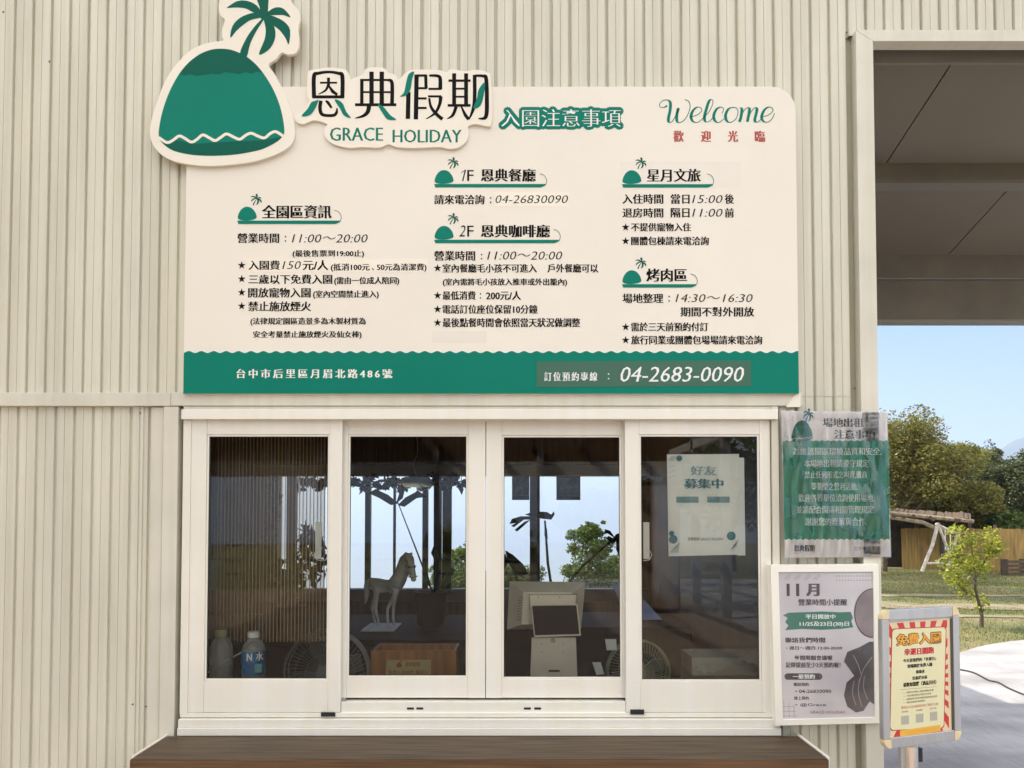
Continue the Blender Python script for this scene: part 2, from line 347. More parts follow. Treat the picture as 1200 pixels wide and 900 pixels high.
# distant mountains
def mountains():
    rr = np.random.RandomState(4); m = MB(); N = 160; rows = 16
    for j in range(rows + 1):
        for i in range(N + 1):
            az = R(12) + (R(95) - R(12)) * i / N
            dist = 3400 + 1900 * j / rows
            ridge = 275 + 110 * math.exp(-((az - R(34.3)) / R(2.2)) ** 2) + 34 * math.exp(-((az - R(30.5)) / R(1.2)) ** 2) + 25 * math.sin(az * 17 + 2) + 8 * math.sin(az * 61)
            ridge *= float(sstep(R(14), R(28), az)) 
            prof = math.sin(math.pi * min(1, j / rows * 1.0)) ** 0.9 if j < rows else 0
            h = -380 + (ridge + 380 + 25 * math.sin(i * 0.7 + j)) * prof + 10 * rr.randn() * prof * .5
            m.v.append((dist * math.sin(az), dist * math.cos(az), h))
    for j in range(rows):
        for i in range(N):
            a = j * (N + 1) + i; m.f.append([a, a + 1, a + N + 2, a + N + 1])
    tag(m.build('mountains', mat('forested_mountain', (0.05, 0.075, 0.05), 0.95, 0.1, var=0.4, vscale=0.002), smooth=True), kind='structure')
mountains()

# ------------------------------------------------------------------ the building's ribbed wall
wall = thing('ribbed_metal_wall', 'cream ribbed metal wall of the ticket kiosk with flat cover trims', 'wall', (0, 0.02, 0))
xa = P(105, 0)[0]; xb = P(1014.3, 30)[0]; PITCH = (xb - xa) / 42
def cladding(x0, x1, z0, z1, phase=0.0, y=0.0, gw=0.009, gd=0.0135):
    """ribbed sheet: broad ribs with a faint centre crease, narrow recessed grooves"""
    k0 = math.floor((x0 - xa - phase) / PITCH) - 1; xs = []
    k = k0
    while True:
        g = xa + phase + k * PITCH
        if g > x1 + PITCH: break
        xs += [(g - gw/2 - 0.0022, 0), (g - gw/2, gd*0.9), (g + gw/2, gd), (g + gw/2 + 0.0022, 0), (g + gw/2 + 0.006, -0.0022),
               (g + PITCH*0.47, -0.0024), (g + PITCH*0.485, 0.0012), (g + PITCH*0.50, -0.0024), (g + PITCH - gw/2 - 0.008, -0.0022)]
        k += 1
    def yat(x):
        for (a, ya), (b, yb) in zip(xs, xs[1:]):
            if a <= x <= b: return ya + (yb - ya) * (x - a) / max(1e-9, b - a)
        return 0
    pts = [(x0, yat(x0))] + [p for p in xs if x0 < p[0] < x1] + [(x1, yat(x1))]
    m = MB(); n = len(pts)
    m.v = [(a, y + b, z0) for a, b in pts] + [(a, y + b, z1) for a, b in pts]
    m.f = [[i, i+1, n+i+1, n+i] for i in range(n-1)]
    return m
Z_S0, Z_S1 = P(600, 476.5)[1], P(600, 461)[1]             # horizontal cover strip
XL0 = -4.6
X_trim0, X_trim1 = P(192, 600)[0], P(209.5, 600)[0]
X_J0, X_J1 = P(1004, 200, -.02)[0], P(1024, 200, -.02)[0]           # jamb trim of the open bay
Z_top = 4.25
Z_O0, Z_O1 = P(1100, 50, -.02)[1], P(1100, 37, -.02)[1]
# upper sheets
sheet = 10 * PITCH
x = xa + 0.5 * PITCH - 5 * sheet
XC = P(994.3, 300)[0]
while x < XC:
    x2 = min(x + sheet, XC)
    cladding(max(x, XL0), x2, Z_S1 - 0.012, Z_top).build('cladding_sheet', M_clad, wall); x = x2
x = XC
while x < 7.0:
    x2 = min(x + sheet, 7.0); cladding(x, x2, Z_O1 - .006, Z_top, y=0.0).build('cladding_sheet', M_clad, wall); x = x2
# strip left of jamb, lower right
cladding(P(914, 600)[0], XC + .001, 0.0, Z_S1 - 0.0125, phase=0.0, y=0.0015).build('cladding_sheet', M_clad, wall)
# lower left sheets
ph = P(109, 480)[0] - (xa + round((P(109, 480)[0] - xa) / PITCH) * PITCH)
xe = P(176, 600)[0]; x = xe
while x > XL0:
    x2 = max(x - sheet, XL0); cladding(x2, x, 0.0, Z_S0 + 0.004, phase=ph, y=0.004, gw=.0085, gd=.010).build('cladding_sheet', M_clad, wall); x = x2
MB().box(P(164,600)[0], P(167,600)[0], -0.004, 0.0, 0.0, Z_S0 - 0.002).build('sheet_seam', M_trim, wall, bevel=0.001)
MB().box(xe + .001, P(190.6, 600)[0], -0.006, 0.02, 0.0, Z_S0 - 0.003).build('corner_trim', M_trim, wall, bevel=0.0015)
MB().box(X_trim0, X_trim1, -0.016, 0.03, 0.0, Z_S0 - 0.0015).build('side_trim', M_trim, wall, bevel=0.0015)
MB().box(XL0, X_trim0 + 0.03, -0.019, 0.02, Z_S0, Z_S1).build('cover_strip', M_trim, wall, bevel=0.0015)
MB().box(X_trim0 + 0.0315, P(938, 468)[0], -0.020, 0.02, Z_S0 + 0.001, Z_S1 + 0.0015).build('cover_strip', M_trim, wall, bevel=0.0015)
# folded corner patch at strip end
MB().prism([P(921, 477, -.022), P(938, 477, -.022), P(938, 462, -.022), P(933, 461, -.022)], -0.0235, -0.0205).build('strip_end_flap', M_plate, wall)
# jamb and head of the open bay (mitred)
xJo, xJi = X_J0, X_J1
m = MB(); 
m.hexa([(xJo, -0.03, 0), (xJi, -0.03, 0), (xJi, 0.12, 0), (xJo, 0.12, 0), (xJo, -0.03, Z_O1), (xJi, -0.03, Z_O0), (xJi, 0.12, Z_O0), (xJo, 0.12, Z_O1)])
m.build('bay_jamb', M_trim, wall, bevel=0.001)
m = MB(); m.hexa([(xJi + .0006, -0.03, Z_O0 + .0002), (7, -0.03, Z_O0 + .0002), (7, 0.03, Z_O0 + .0002), (xJi + .0006, 0.03, Z_O0 + .0002),
                  (xJo + .0012, -0.03, Z_O1 + .0004), (7, -0.03, Z_O1 + .0004), (7, 0.03, Z_O1 + .0004), (xJo + .0012, 0.03, Z_O1 + .0004)])
m.build('bay_head', M_trim, wall, bevel=0.001)
# shadow-gap channel beside jamb
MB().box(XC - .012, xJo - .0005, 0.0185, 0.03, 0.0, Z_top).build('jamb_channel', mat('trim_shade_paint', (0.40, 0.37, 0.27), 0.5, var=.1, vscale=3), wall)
# solid core with window opening
WX0, WX1 = P(218, 650)[0], P(908, 650)[0]; WZ0, WZ1 = P(600, 836)[1], P(600, 490)[1]
core = MB(); yc0, yc1 = 0.034, 0.10
core.box(XL0, WX0, yc0, yc1, 0, Z_top).box(WX1, X_J0 - .001, yc0, yc1, 0, Z_top).box(WX0, WX1, yc0, yc1, 0, WZ0 - .03).box(WX0, WX1, yc0, yc1, WZ1 + .02, Z_top)
MB().box(X_J0, 7, yc0, yc1, Z_O1 + .02, Z_top).build('wall_core', M_core, wall)
core.build('wall_core', M_core, wall)
for px, py in ((616/3.75, 400+315/3.75), (583/3.75, 660+620/3.75), (642/3.75, 660+630/3.75), (1001.5, 455), (58/1.0, 72), (4, 14), (372/3.75, 400+232/3.75), (992, 38)):
    x_, z_ = P(px, py, -0.003)
    MB().lathe([(0.0001, 0), (0.0034, 0), (0.0034, 0.0025), (0.002, 0.004), (0.0001, 0.0042)], (x_, -0.002, z_), 8, 'y').build('screw', mat('rusty_screw', (0.10, 0.08, 0.06), 0.6, metal=0.4), wall)

kr = thing('kiosk_shade_mass', 'added cream upper mass and flat roof over the kiosk room, shading the paving', 'building', (-1.6, 2.4, 2.72))  # unseen building volume, added to throw shade on the paving
MB().box(XL0, X_J0 - .05, 0.102, 4.7, 2.72, 4.24).build('upper_shade_block', M_clad, kr)
MB().box(XL0 - .1, X_J0 - .03, 0.104, 5.9, 4.2405, 4.34).build('flat_roof', M_trim, kr)
MB().box(XL0, X_J0 - .05, 4.701, 6.0, 2.72, 2.80).build('rear_shade_eave', M_trim, kr)  # added overhang that keeps the sun out of the back opening
MB().box(XL0, -2.71, 0.102, 4.7, 0.0, 2.719).build('side_shade_block', M_clad, kr)
# ------------------------------------------------------------------ eave seen through the open bay
def ray_eave():
    th = thing('eave_soffit', 'grey boarded eave soffit sloping away beyond the open bay at upper right', 'roof eave', (3.5, 0.3, 3.5))
    s = 0.2893
    zc = lambda Y: 3.64 - s * (Y - 0.30)
    def slabp(x0, x1, Y0, Y1, t=0.012, dz=0.0):
        m = MB(); m.hexa([(x0, Y0, zc(Y0)+dz), (x1, Y0, zc(Y0)+dz), (x1, Y1, zc(Y1)+dz), (x0, Y1, zc(Y1)+dz),
                          (x0, Y0, zc(Y0)+t+dz), (x1, Y0, zc(Y0)+t+dz), (x1, Y1, zc(Y1)+t+dz), (x0, Y1, zc(Y1)+t+dz)]); return m
    def dY(py):           # distance along slope where the ray through py meets the ceiling
        sl = (P(600, py, 1.0)[1] - CZ) / 4.05
        return ((3.64 + s * 0.30 - s * 0) - CZ + 0 * sl - s * 0) , sl
    def Yat(py):
        sl = (P(600, py, 1.0)[1] - CZ) / 4.05       # z = CZ + sl*(Y+3.05) = 3.64 - s(Y-.3)
        return (3.64 + 0.3 * s - CZ - sl * 3.05) / (sl + s)
    ya, yb, yc, yd = Yat(74), Yat(192), Yat(222), Yat(299)
    # joints px -> X at the ceiling
    xj1 = P(1038, 192, yb)[0]; xj2 = P(1111, 298, yd)[0]
    w1 = 1.22
    for (Y0, Y1, xj) in ((ya, yb - .004, xj1), (yc, yd, xj2)):
        xs = [xJi - 0.3]; x = xj
        while x < 7: xs.append(x); x += w1
        xs.append(7.2)
        for a, b in zip(xs, xs[1:]): slabp(a + 0.0035, b - 0.0035, Y0, Y1).build('soffit_panel', M_soffit, th)
    slabp(xJi - .3, 7.2, 0.122, yd + 0.05, 0.02, 0.03).build('roof_deck', mat('dark_void', (0.02, 0.02, 0.02), 0.9), th)
    # head beam just behind the wall (lighter), purlin, eave fascia
    zhb = P(1100, 74, .101)[1]; MB().box(xJi - .25, 7.2, 0.1008, 0.118, zhb, 3.75).build('head_beam', mat('head_beam_paint', (.22, .20, .17), .6, var=.1, vscale=3), th, bevel=.002)
    z0 = P(1100, 211, yb)[1]
    MB().box(xJi - .25, 7.2, yb, yb + 0.035, z0, zc(yb) + 0.02).build('purlin', M_beam, th, bevel=.003)
    MB().box(xJi - .25, 7.2, yb + 0.036, yc - .002, z0 + 0.02, zc(yc) + 0.02).build('purlin', mat('purlin_edge', (.24, .23, .20), .5), th, bevel=.003)
    zf = P(1100, 378, yd + .03)[1]; zf1 = P(1100, 328, yd + .02)[1]
    MB().box(xJi - .25, 7.2, yd, yd + 0.02, zf1 + .01, zc(yd) + 0.02).build('fascia', M_beam, th, bevel=.003)
    MB().box(xJi - .25, 7.2, yd + .0005, yd + 0.05, zf1, zf1 + .009).build('fascia_lip', mat('purlin_edge', (.24, .23, .20), .5), th, bevel=.002)
    MB().box(xJi - .25, 7.2, yd + 0.021, yd + 0.09, zf + 0.018, zf1 - .0005).build('fascia', M_beam, th, bevel=.003)
    MB().box(xJi - .25, 7.2, yd + 0.015, yd + 0.11, zf, zf + 0.0175).build('fascia_lip', mat('purlin_edge', (.24, .23, .20), .5), th, bevel=.003)
ray_eave()

# ------------------------------------------------------------------ service window
win = thing('service_window', 'cream aluminium four-sash sliding service window above the wooden counter', 'window', (0, -0.01, P(600, 836)[1]))
fx0, fx1 = P(212, 650, -.02)[0], P(912, 650, -.02)[0]
zt = P(600, 480, -.03)[1]; zt2 = P(600, 491.5, -.03)[1]
MB().box(fx0, fx1, -0.014, 0.055, zt + .0005, Z_S0 - .0008).build('head_filler', M_trim, win)
MB().box(fx0, fx1, -0.036, 0.06, zt2, zt).build('head_rail', M_frame, win, bevel=0.002)
MB().box(P(220, 650, 0)[0], P(223, 650, 0)[0], 0.0, 0.05, P(600, 834, 0)[1], zt2 - .002).build('brush_seal', M_rubber, win)
MB().box(fx0, P(221.2, 650, -.02)[0], -0.014, 0.06, P(600, 836)[1], zt2 - .0008).build('jamb', M_frame, win, bevel=0.0015)
MB().box(P(897, 650, -.02)[0], P(905, 650, -.02)[0], -0.008, 0.06, P(600, 836)[1], zt2 - .0008).build('jamb', M_frame, win, bevel=0.0015)
MB().box(P(906, 650, -.02)[0], P(914, 650, -.02)[0], -0.020, 0.06, P(600, 842)[1], Z_S0 - .002).build('side_trim', M_trim, win, bevel=0.0015)
# stepped sill track
c_top = 0.718
steps = [(835.5, 838.8, -0.012), (839.0, 843, -0.003), (843.2, 851, -0.028), (851.2, 853.5, -0.014), (853.7, 857.5, -0.036)]
for k, (a, b, yy) in enumerate(steps):
    MB().box(fx0 + 0.001, fx1 - .001, yy, 0.06 + k * .001, c_top + .001 if k == 4 else P(600, b, yy)[1] - .006, P(600, a, yy)[1]).build('sill_track', M_frame if k != 1 else M_trim, win, bevel=0.0012)
MB().box(P(400, 830, .0)[0], P(733, 830, 0)[0], -0.004, 0.06, P(600, 835, 0)[1], P(600, 822.5, 0)[1]).build('track', M_frame, win, bevel=0.001)
for px in (481, 492, 618, 630):
    a = P3(px - 4, 829, -.0045); b = P3(px + 4, 833, -.0045)
    MB().box(a.x, b.x, -0.0052, -0.004, P(px, 831.5, -.0045)[1], P(px, 829, -.0045)[1]).build('drain_slot', M_rubber, win)
def sash(x0, x1, gx0, gx1, y0, y1, gy0, gy1, yf, depth=0.024, left_bead=True, right_bead=True, name='sash'):
    X0, X1, GX0, GX1 = [P(v, 650, yf)[0] for v in (x0, x1, gx0, gx1)]
    Z1, Z0, GZ1, GZ0 = [P(600, v, yf)[1] for v in (y0, y1, gy0, gy1)]
    s = MB()
    s.box(X0, GX0, yf, yf+depth, Z0, Z1).box(GX1, X1, yf, yf+depth, Z0, Z1)
    s.box(GX0 + .0004, GX1 - .0004, yf + .0012, yf+depth, GZ1, Z1 - .0005).box(GX0 + .0004, GX1 - .0004, yf + .0012, yf+depth, Z0 + .0005, GZ0)
    so = s.build(name, M_frame, win, bevel=0.0014)
    b = 0.0085; yy = yf + 0.0045; g = MB()       # glazing bead
    for a in ((GX0 + .0005, GX0 + b, GZ0 + .0005, GZ1 - .0005), (GX1 - b, GX1 - .0005, GZ0 + .0005, GZ1 - .0005), (GX0 + b + .0003, GX1 - b - .0003, GZ1 - b, GZ1 - .0005), (GX0 + b + .0003, GX1 - b - .0003, GZ0 + .0005, GZ0 + b)):
        g.box(a[0], a[1], yy, yf + depth - .003, a[2], a[3])
    g.build('glazing_bead', M_frame, so, bevel=0.0012)
    MB().box(GX0 + .004, GX1 - .004, yf + 0.012, yf + 0.0125, GZ0 + .004, GZ1 - .004)
    gk = MB(); ga, gb = b, .0022      # dark rubber gasket inside the bead
    for a in ((GX0+ga+.0002, GX0+ga+gb, GZ0+ga+.0002, GZ1-ga-.0002), (GX1-ga-gb, GX1-ga-.0002, GZ0+ga+.0002, GZ1-ga-.0002), (GX0+ga+gb+.0001, GX1-ga-gb-.0001, GZ1-ga-gb, GZ1-ga-.0002), (GX0+ga+gb+.0001, GX1-ga-gb-.0001, GZ0+ga+.0002, GZ0+ga+gb)):
        gk.box(a[0], a[1], yf + .0075, yf + .0115, a[2], a[3])
    gk.build('gasket', M_rubber, so)
    p = MB(); p.flat([(GX0 + .004, GZ0 + .004), (GX1 - .004, GZ0 + .004), (GX1 - .004, GZ1 - .004), (GX0 + .004, GZ1 - .004)], yf + 0.012)
    p.build('pane', M_glass, so)
    return so
s1 = sash(222.5, 400, 240.5, 385.5, 492, 835, 509, 798, -0.010)
s2 = sash(386, 568.8, 407, 548.5, 493, 818, 509, 794.5, 0.022)
s3 = sash(569.6, 752, 588, 729, 493, 818, 510, 796, 0.022)
s4 = sash(733, 896, 749.5, 891.5, 492, 835, 509, 799, -0.010)
MB().box(P(384, 0)[0], P(400, 0)[0], -0.018, -0.0105, P(0, 840, -.02)[1], P(0, 835.6, -.02)[1]).build('rubber_buffer', M_rubber, s1)
for k in range(5):
    x_ = P(385.5 + 3 * k, 0)[0]; MB().lathe([(.0001, 0), (.0025, .001), (.0028, .004), (.0001, .005)], (x_, -.015, P(0, 835.6, -.02)[1] - .001), 8).build('rubber_stud', M_rubber, s1)
MB().box(P(734, 0)[0], P(749.5, 0)[0], -0.018, -0.0105, P(0, 837.5, -.02)[1], P(0, 832, -.02)[1]).build('rubber_buffer', M_rubber, s4)
for so, x_, up in ((s2, 399.5, 0), (s3, 730, 1)):
    MB().box(P(x_, 0, .01)[0], P(x_ + 4, 0, .01)[0], 0.004, 0.021, P(0, 822, .01)[1], P(0, 812, .01)[1]).build('rubber_buffer', M_rubber, so)
    if not up: MB().box(P(x_ + 4.1, 0, .01)[0], P(x_ + 11, 0, .01)[0], 0.008, 0.021, P(0, 822, .01)[1], P(0, 818.5, .01)[1]).build('corner_guide', mat('grey_plastic', (.25, .25, .24), .5), so)
M_latch = mat('latch_plastic', (0.78, 0.76, 0.70), 0.35)
def latch(so, px, sgn):
    m = MB(); y = 0.016
    m.box(P(px - 3.5, 0, y)[0], P(px + 3.5, 0, y)[0], y, y + .008, P(0, 655, y)[1], P(0, 612, y)[1])
    l = m.build('latch', M_latch, so, bevel=.0015)
    pts = [P3(px, 642, y - .003), P3(px + sgn * 7, 645, y - .003), P3(px + sgn * 10, 650, y - .003), P3(px + sgn * 7, 656, y - .003), P3(px, 657, y - .003)]
    MB().tube([tuple(p) for p in pts], 0.0022, 8).build('latch_lever', M_latch, so, smooth=True)
latch(s1, 378, -1); latch(s4, 754, 1)

ctr = thing('wooden_counter', 'long dark brown wood-grain counter shelf under the service window', 'counter', (-0.12, -0.16, 0.0))
CX0, CX1 = -1.385, 1.148
MB().box(CX0, CX1, -0.326, -0.037, c_top - 0.03, c_top).build('counter_top', M_wood, ctr, bevel=0.002)
M_wood2 = mat('counter_front_grain', (0.17, 0.09, 0.04), 0.5, 0.35, var=0.5, vscale=2.2, col2=(0.075, 0.04, 0.018), stretch=(1.5, 10, 60), detail=9)
MB().box(CX0, CX1, -0.3275, -0.3262, 0.12, c_top - 0.0025).build('counter_front', M_wood2, ctr)
MB().box(CX0 + .01, CX1 - .01, -0.32, -0.04, 0.0, c_top - 0.0305).build('counter_body', M_wood, ctr)
MB().box(CX1 + .0005, CX1 + 0.012, -0.31, -0.001, 0.0, c_top + 0.004).build('end_trim', M_frame, ctr, bevel=.001)
MB().box(CX0 - 0.008, CX0 - .0005, -0.30, -0.022, 0.0, c_top + 0.004).build('end_trim', M_frame, ctr, bevel=.001)
MB().lathe([(.0001, 0), (.003, 0.0005), (.0001, .0012)], (*G(271, 874, c_top), c_top), 8).build('nail_head', M_rubber, ctr)

# ------------------------------------------------------------------ main sign board
YS = -0.034
sign = thing('notice_board', 'large cream and green notice board of park rules above the service window', 'sign', (0, -0.02, P(600, 461)[1]))
def C(px, py): return P(px, py, YS)
bx0 = C(216.5, 330)[0]; bx1 = C(934.8, 330)[0]; bz1 = C(600, 101.5)[1]; bz0 = C(600, 461.6)[1]
rad = 0.10
outl = [(bx0, bz0), (bx1, bz0), (bx1, bz1 - rad)] + [(bx1 - rad + rad * math.cos(R(a)), bz1 - rad + rad * math.sin(R(a))) for a in range(10, 90, 10)] + [(bx1 - rad, bz1), (bx0, bz1)]
MB().prism(outl, YS, -0.004).build('board', M_sign, sign, bevel=0.001)
lay = lambda k: YS - 0.0004 * k
# green footer with wavy top
zb = C(600, 412.5)[1]; amp = 0.0042; pts = [(bx0 + .0005, bz0 + .0005), (bx1 - .0005, bz0 + .0005)]
N = 420; pts += [(bx1 - .0005 - (bx1 - bx0 - .001) * i / N, zb + amp * math.sin(2 * math.pi * i / N * 49.5 + 1.0)) for i in range(N + 1)]
MB().flat(pts, lay(1)).build('footer_band', M_green, sign)
MB().ribbon([(p[0], p[1] + .0022) for p in pts[2:]], 0.0042, lay(2)).build('wave_line', M_white, sign)
def rect(name, a, m, k, parent=sign, skew=0):
    f = lambda px, py: P(px, py, lay(k))
    MB().flat([f(a[0], a[3] + skew), f(a[2], a[3]), f(a[2], a[1]), f(a[0], a[1] + skew)], lay(k)).build(name, m, parent)
rect('sticker', (727, 189.5, 868, 220), M_sign2, 1); rect('sticker', (579, 225, 667, 242), M_sign3, 1)
rect('sticker', (290, 303, 501, 319), M_sign3, 1); rect('sticker', (506.5, 388, 570, 401.8), M_sign2, 1)
rect('phone_sticker', (629, 422.5, 880, 452.5), M_gpatch, 3, skew=1.2)
# logo polygons in crop pixels (origin 170,0 scale 4.5)
L = lambda p: (170 + p[0] / 4.5, p[1] / 4.5)
plate_pts = [(360,220),(300,235),(240,265),(190,310),(140,370),(95,450),(55,560),(30,650),(25,700),(40,760),(80,810),(140,845),(220,865),(330,875),(440,870),(560,855),(650,830),(730,795),(775,755),(788,710),(785,650),(770,580),(740,500),(705,430),(680,385),(652,342),
             (690,312),(720,278),(750,287),(790,282),(810,250),(812,200),(808,150),(818,100),(810,55),(780,20),(760,-20),(740,-45),(690,-50),(660,-85),(600,-90),(560,-60),(500,-50),(440,-35),(395,0),(388,50),(400,85),(420,105),(407,150),(405,190),(412,213)]
mound = [(72,718),(80,640),(100,560),(135,470),(180,390),(230,330),(290,285),(350,262),(400,257),(450,262),(500,280),(540,302),(590,345),(640,410),(680,480),(710,555),(728,630),(735,690),(728,715),(700,745),(640,778),(590,795),(480,815),(360,822),(250,817),(150,795),(95,758)]
cap = [(180,390),(230,330),(290,285),(350,262),(400,257),(450,262),(500,280),(540,302),(590,345),(622,385),(590,378),(560,390),(530,378),(495,392),(460,385),(420,380),(390,392),(350,388),(310,395),(270,400),(240,392),(205,398)]
foot = [(95,758),(150,735),(250,760),(370,752),(500,745),(620,740),(722,722),(700,745),(640,778),(590,795),(480,815),(360,822),(250,817),(150,795)]
wave = [(72,725),(115,752),(145,742),(180,718),(210,730),(245,750),(275,735),(305,712),(340,728),(370,742),(400,725),(430,707),(465,722),(500,735),(530,715),(560,703),(595,718),(630,728),(660,705),(690,695),(728,718)]
fronds = [[(615,75),(590,30),(540,5),(490,5),(445,30),(433,42),(480,40),(530,45),(570,65)],
          [(612,62),(602,30),(590,0),(585,-30),(600,-62),(640,-50),(652,-20),(650,20),(645,62)],
          [(640,78),(665,50),(700,38),(735,50),(768,92),(730,80),(690,80)],
          [(612,68),(560,70),(500,95),(460,140),(450,200),(480,165),(520,130),(560,105),(612,92)],
          [(655,82),(700,95),(740,120),(765,160),(758,235),(740,200),(710,160),(675,130)],
          [(622,80),(636,150),(630,210),(600,288),(650,265),(680,220),(688,170),(672,110),(658,80)],
          [(618,98),(570,150),(530,210),(500,285),(535,302),(555,230),(590,160),(628,100)],
          [(600,60),(645,55),(660,85),(640,100),(610,98)]]
def smooth_poly(pts, n=4): 
    q = list(pts); out = []; N = len(q)
    for i in range(N):
        p0, p1, p2, p3 = [np.array(q[(i + k - 1) % N], float) for k in range(4)]
        for k in range(n):
            t = k / n; out.append(tuple(0.5*((2*p1)+(-p0+p2)*t+(2*p0-5*p1+4*p2-p3)*t*t+(-p0+3*p1-3*p2+p3)*t**3)))
    return out
YL = YS - 0.016
logo = MB().prism([P(*L(p), YL) for p in smooth_poly(plate_pts)], YL, YS - 0.0005).build('logo_plate', M_plate, sign, bevel=0.001)
def art(parent, conv, y0, mg=M_green, md=M_green2, mw=M_plate, detail=True, step=0.0004):
    """island-and-palm emblem; conv maps emblem pixels to (x,z)"""
    MB().flat([conv(p) for p in smooth_poly(mound, 3)], y0).build('emblem_mound', mg, parent)
    if detail:
        MB().flat([conv(p) for p in cap], y0 - step).build('emblem_cap', md, parent)
        MB().flat([conv(p) for p in foot], y0 - step).build('emblem_foot', md, parent)
        MB().ribbon([conv(p) for p in catmull(wave, 4)], abs(conv((15, 0))[0] - conv((0, 0))[0]), y0 - 2 * step).build('emblem_wave', mw, parent)
    f = MB()
    for k, q in enumerate(fronds): f.flat([conv(p) for p in (smooth_poly(q, 3) if detail else q)], y0 - step * 0.1 * k)
    f.build('emblem_palm', md if detail else mg, parent)
art(logo, lambda p: P(*L(p), YL), YL - 0.0004)
# title plate: crop origin (345,75) scale 5
T = lambda p: (345 + p[0] / 5, 75 + p[1] / 5)
YT = YS - 0.012
tplate = [(20,345),(5,325),(20,300),(60,275),(85,215),(75,180),(78,60),(100,35),(200,20),(290,30),(318,55),(330,90),(350,80),(400,60),(415,30),(460,18),(530,25),(550,50),(590,62),(612,90),(640,62),(680,35),(760,32),(860,38),(890,48),(920,30),(1000,42),(1060,33),(1130,48),(1152,90),(1157,340),(1120,362),(1060,352),(1018,366),(1022,400),(1010,450),(960,490),(900,497),(850,487),(700,492),(600,487),(550,470),(500,490),(400,487),(330,492),(260,480),(200,452),(175,410),(182,372),(190,350),(120,330),(80,342),(50,352)]
title = MB().prism([P(*T(p), YT) for p in smooth_poly(tplate, 3)], YT, YS - 0.0005).build('title_plate', M_plate, sign, bevel=0.001)
K = [([(115,198),(115,72),(140,55),(200,47),(258,55),(281,72),(281,198)],[17,17,13,11,13,17,17]),([(106,193),(290,193)],13),([(150,110),(250,110)],8),([(200,80),(200,128)],12),
     ([(200,122),(182,155),(140,178)],[12,9,3]),([(200,124),(224,160),(252,180)],[6,14,10]),([(155,215),(150,260),(160,293),(190,302),(232,300),(247,284),(250,258)],[15,15,14,12,13,12,5]),([(183,215),(198,228),(218,258)],[6,13,9]),
     ([(452,45),(452,238)],18),([(512,45),(512,238)],18),([(395,94),(395,238)],14),([(385,94),(555,94)],9),([(548,94),(572,112),(572,238)],[10,15,16]),([(395,165),(572,165)],8),([(355,239),(597,239)],12),([(438,240),(430,280),(402,305),(355,318)],[18,17,12,3]),
     ([(668,165),(665,322)],18),([(716,62),(712,325)],18),([(716,68),(775,68)],10),([(769,64),(772,144)],13),([(716,142),(776,142)],9),([(716,202),(775,202)],9),([(716,258),(775,258)],9),([(790,68),(838,70),(854,86),(855,148)],[9,12,15,16]),([(786,146),(862,146)],9),
     ([(783,190),(862,190)],9),([(858,190),(850,240),(822,290),(772,322)],[15,13,10,3]),([(790,200),(800,250),(830,292),(868,324)],[8,11,14,15]),
     ([(903,98),(1032,98)],10),([(936,55),(936,243)],16),([(1006,55),(1006,243)],16),([(936,145),(1006,145)],8),([(936,192),(1006,192)],8),([(898,243),(1032,243)],11),([(948,250),(928,300),(895,322)],[14,12,3]),([(978,250),(1002,300),(1022,324)],[6,13,14]),
     ([(1056,64),(1056,200),(1046,270),(1022,326)],[15,15,13,4]),([(1056,69),(1105,71),(1124,90),(1128,250),(1122,308),(1104,320),(1078,320)],[9,12,16,17,16,11,4])]
mb = MB(); wpx = P(346, 0, YT)[0] - P(345, 0, YT)[0]
for i, (pts, w) in enumerate(K):
    q = [P(*T(p), YT) for p in pts]; ws = [x * wpx / 3.5 for x in w] if isinstance(w, list) else w * wpx / 3.5
    mb.ribbon(q, ws, YT - 0.0004 - 0.00001 * i, smooth=5 if len(q) > 2 else 0)
mb.build('title_strokes', M_black, title)
gl = MB()
for q in ([(132,214),(100,225),(80,260),(42,306),(90,300),(122,262),(142,214)],[(236,212),(268,262),(290,302),(332,318),(304,280),(285,235),(258,212)],[(488,238),(522,252),(562,300),(597,326),(548,326),(518,290)],
          [(702,46),(670,60),(655,110),(642,168),(618,192),(655,185),(680,150),(690,90)],[(1116,108),(1080,150),(1070,200),(1048,262),(1090,245),(1110,180)]):
    gl.flat([P(*T(p), YT) for p in smooth_poly(q, 3)], YT - 0.0012)
gl.build('title_leaves', M_green, title)
tx = lambda s, b, k=2, m=M_black, **kw: text(s, b, lay(k), m, sign, **kw)
text('GRACE', (386.5, 149.5, 449, 165), YT - .0004, M_green, title, smear=0.04, offset=-0.012); text('HOLIDAY', (460, 152, 541, 167), YT - .0004, M_green, title, smear=0.04, offset=-0.012)
text('入園注意事項', (587.5, 128, 727.5, 148.5), lay(1), M_green, sign, offset=0.01, smear=0.0, ring=.19, name='subtitle_outline')
text('入園注意事項', (587.5, 128, 727.5, 148.5), lay(4), M_white, sign, offset=-0.016, smear=0.02)
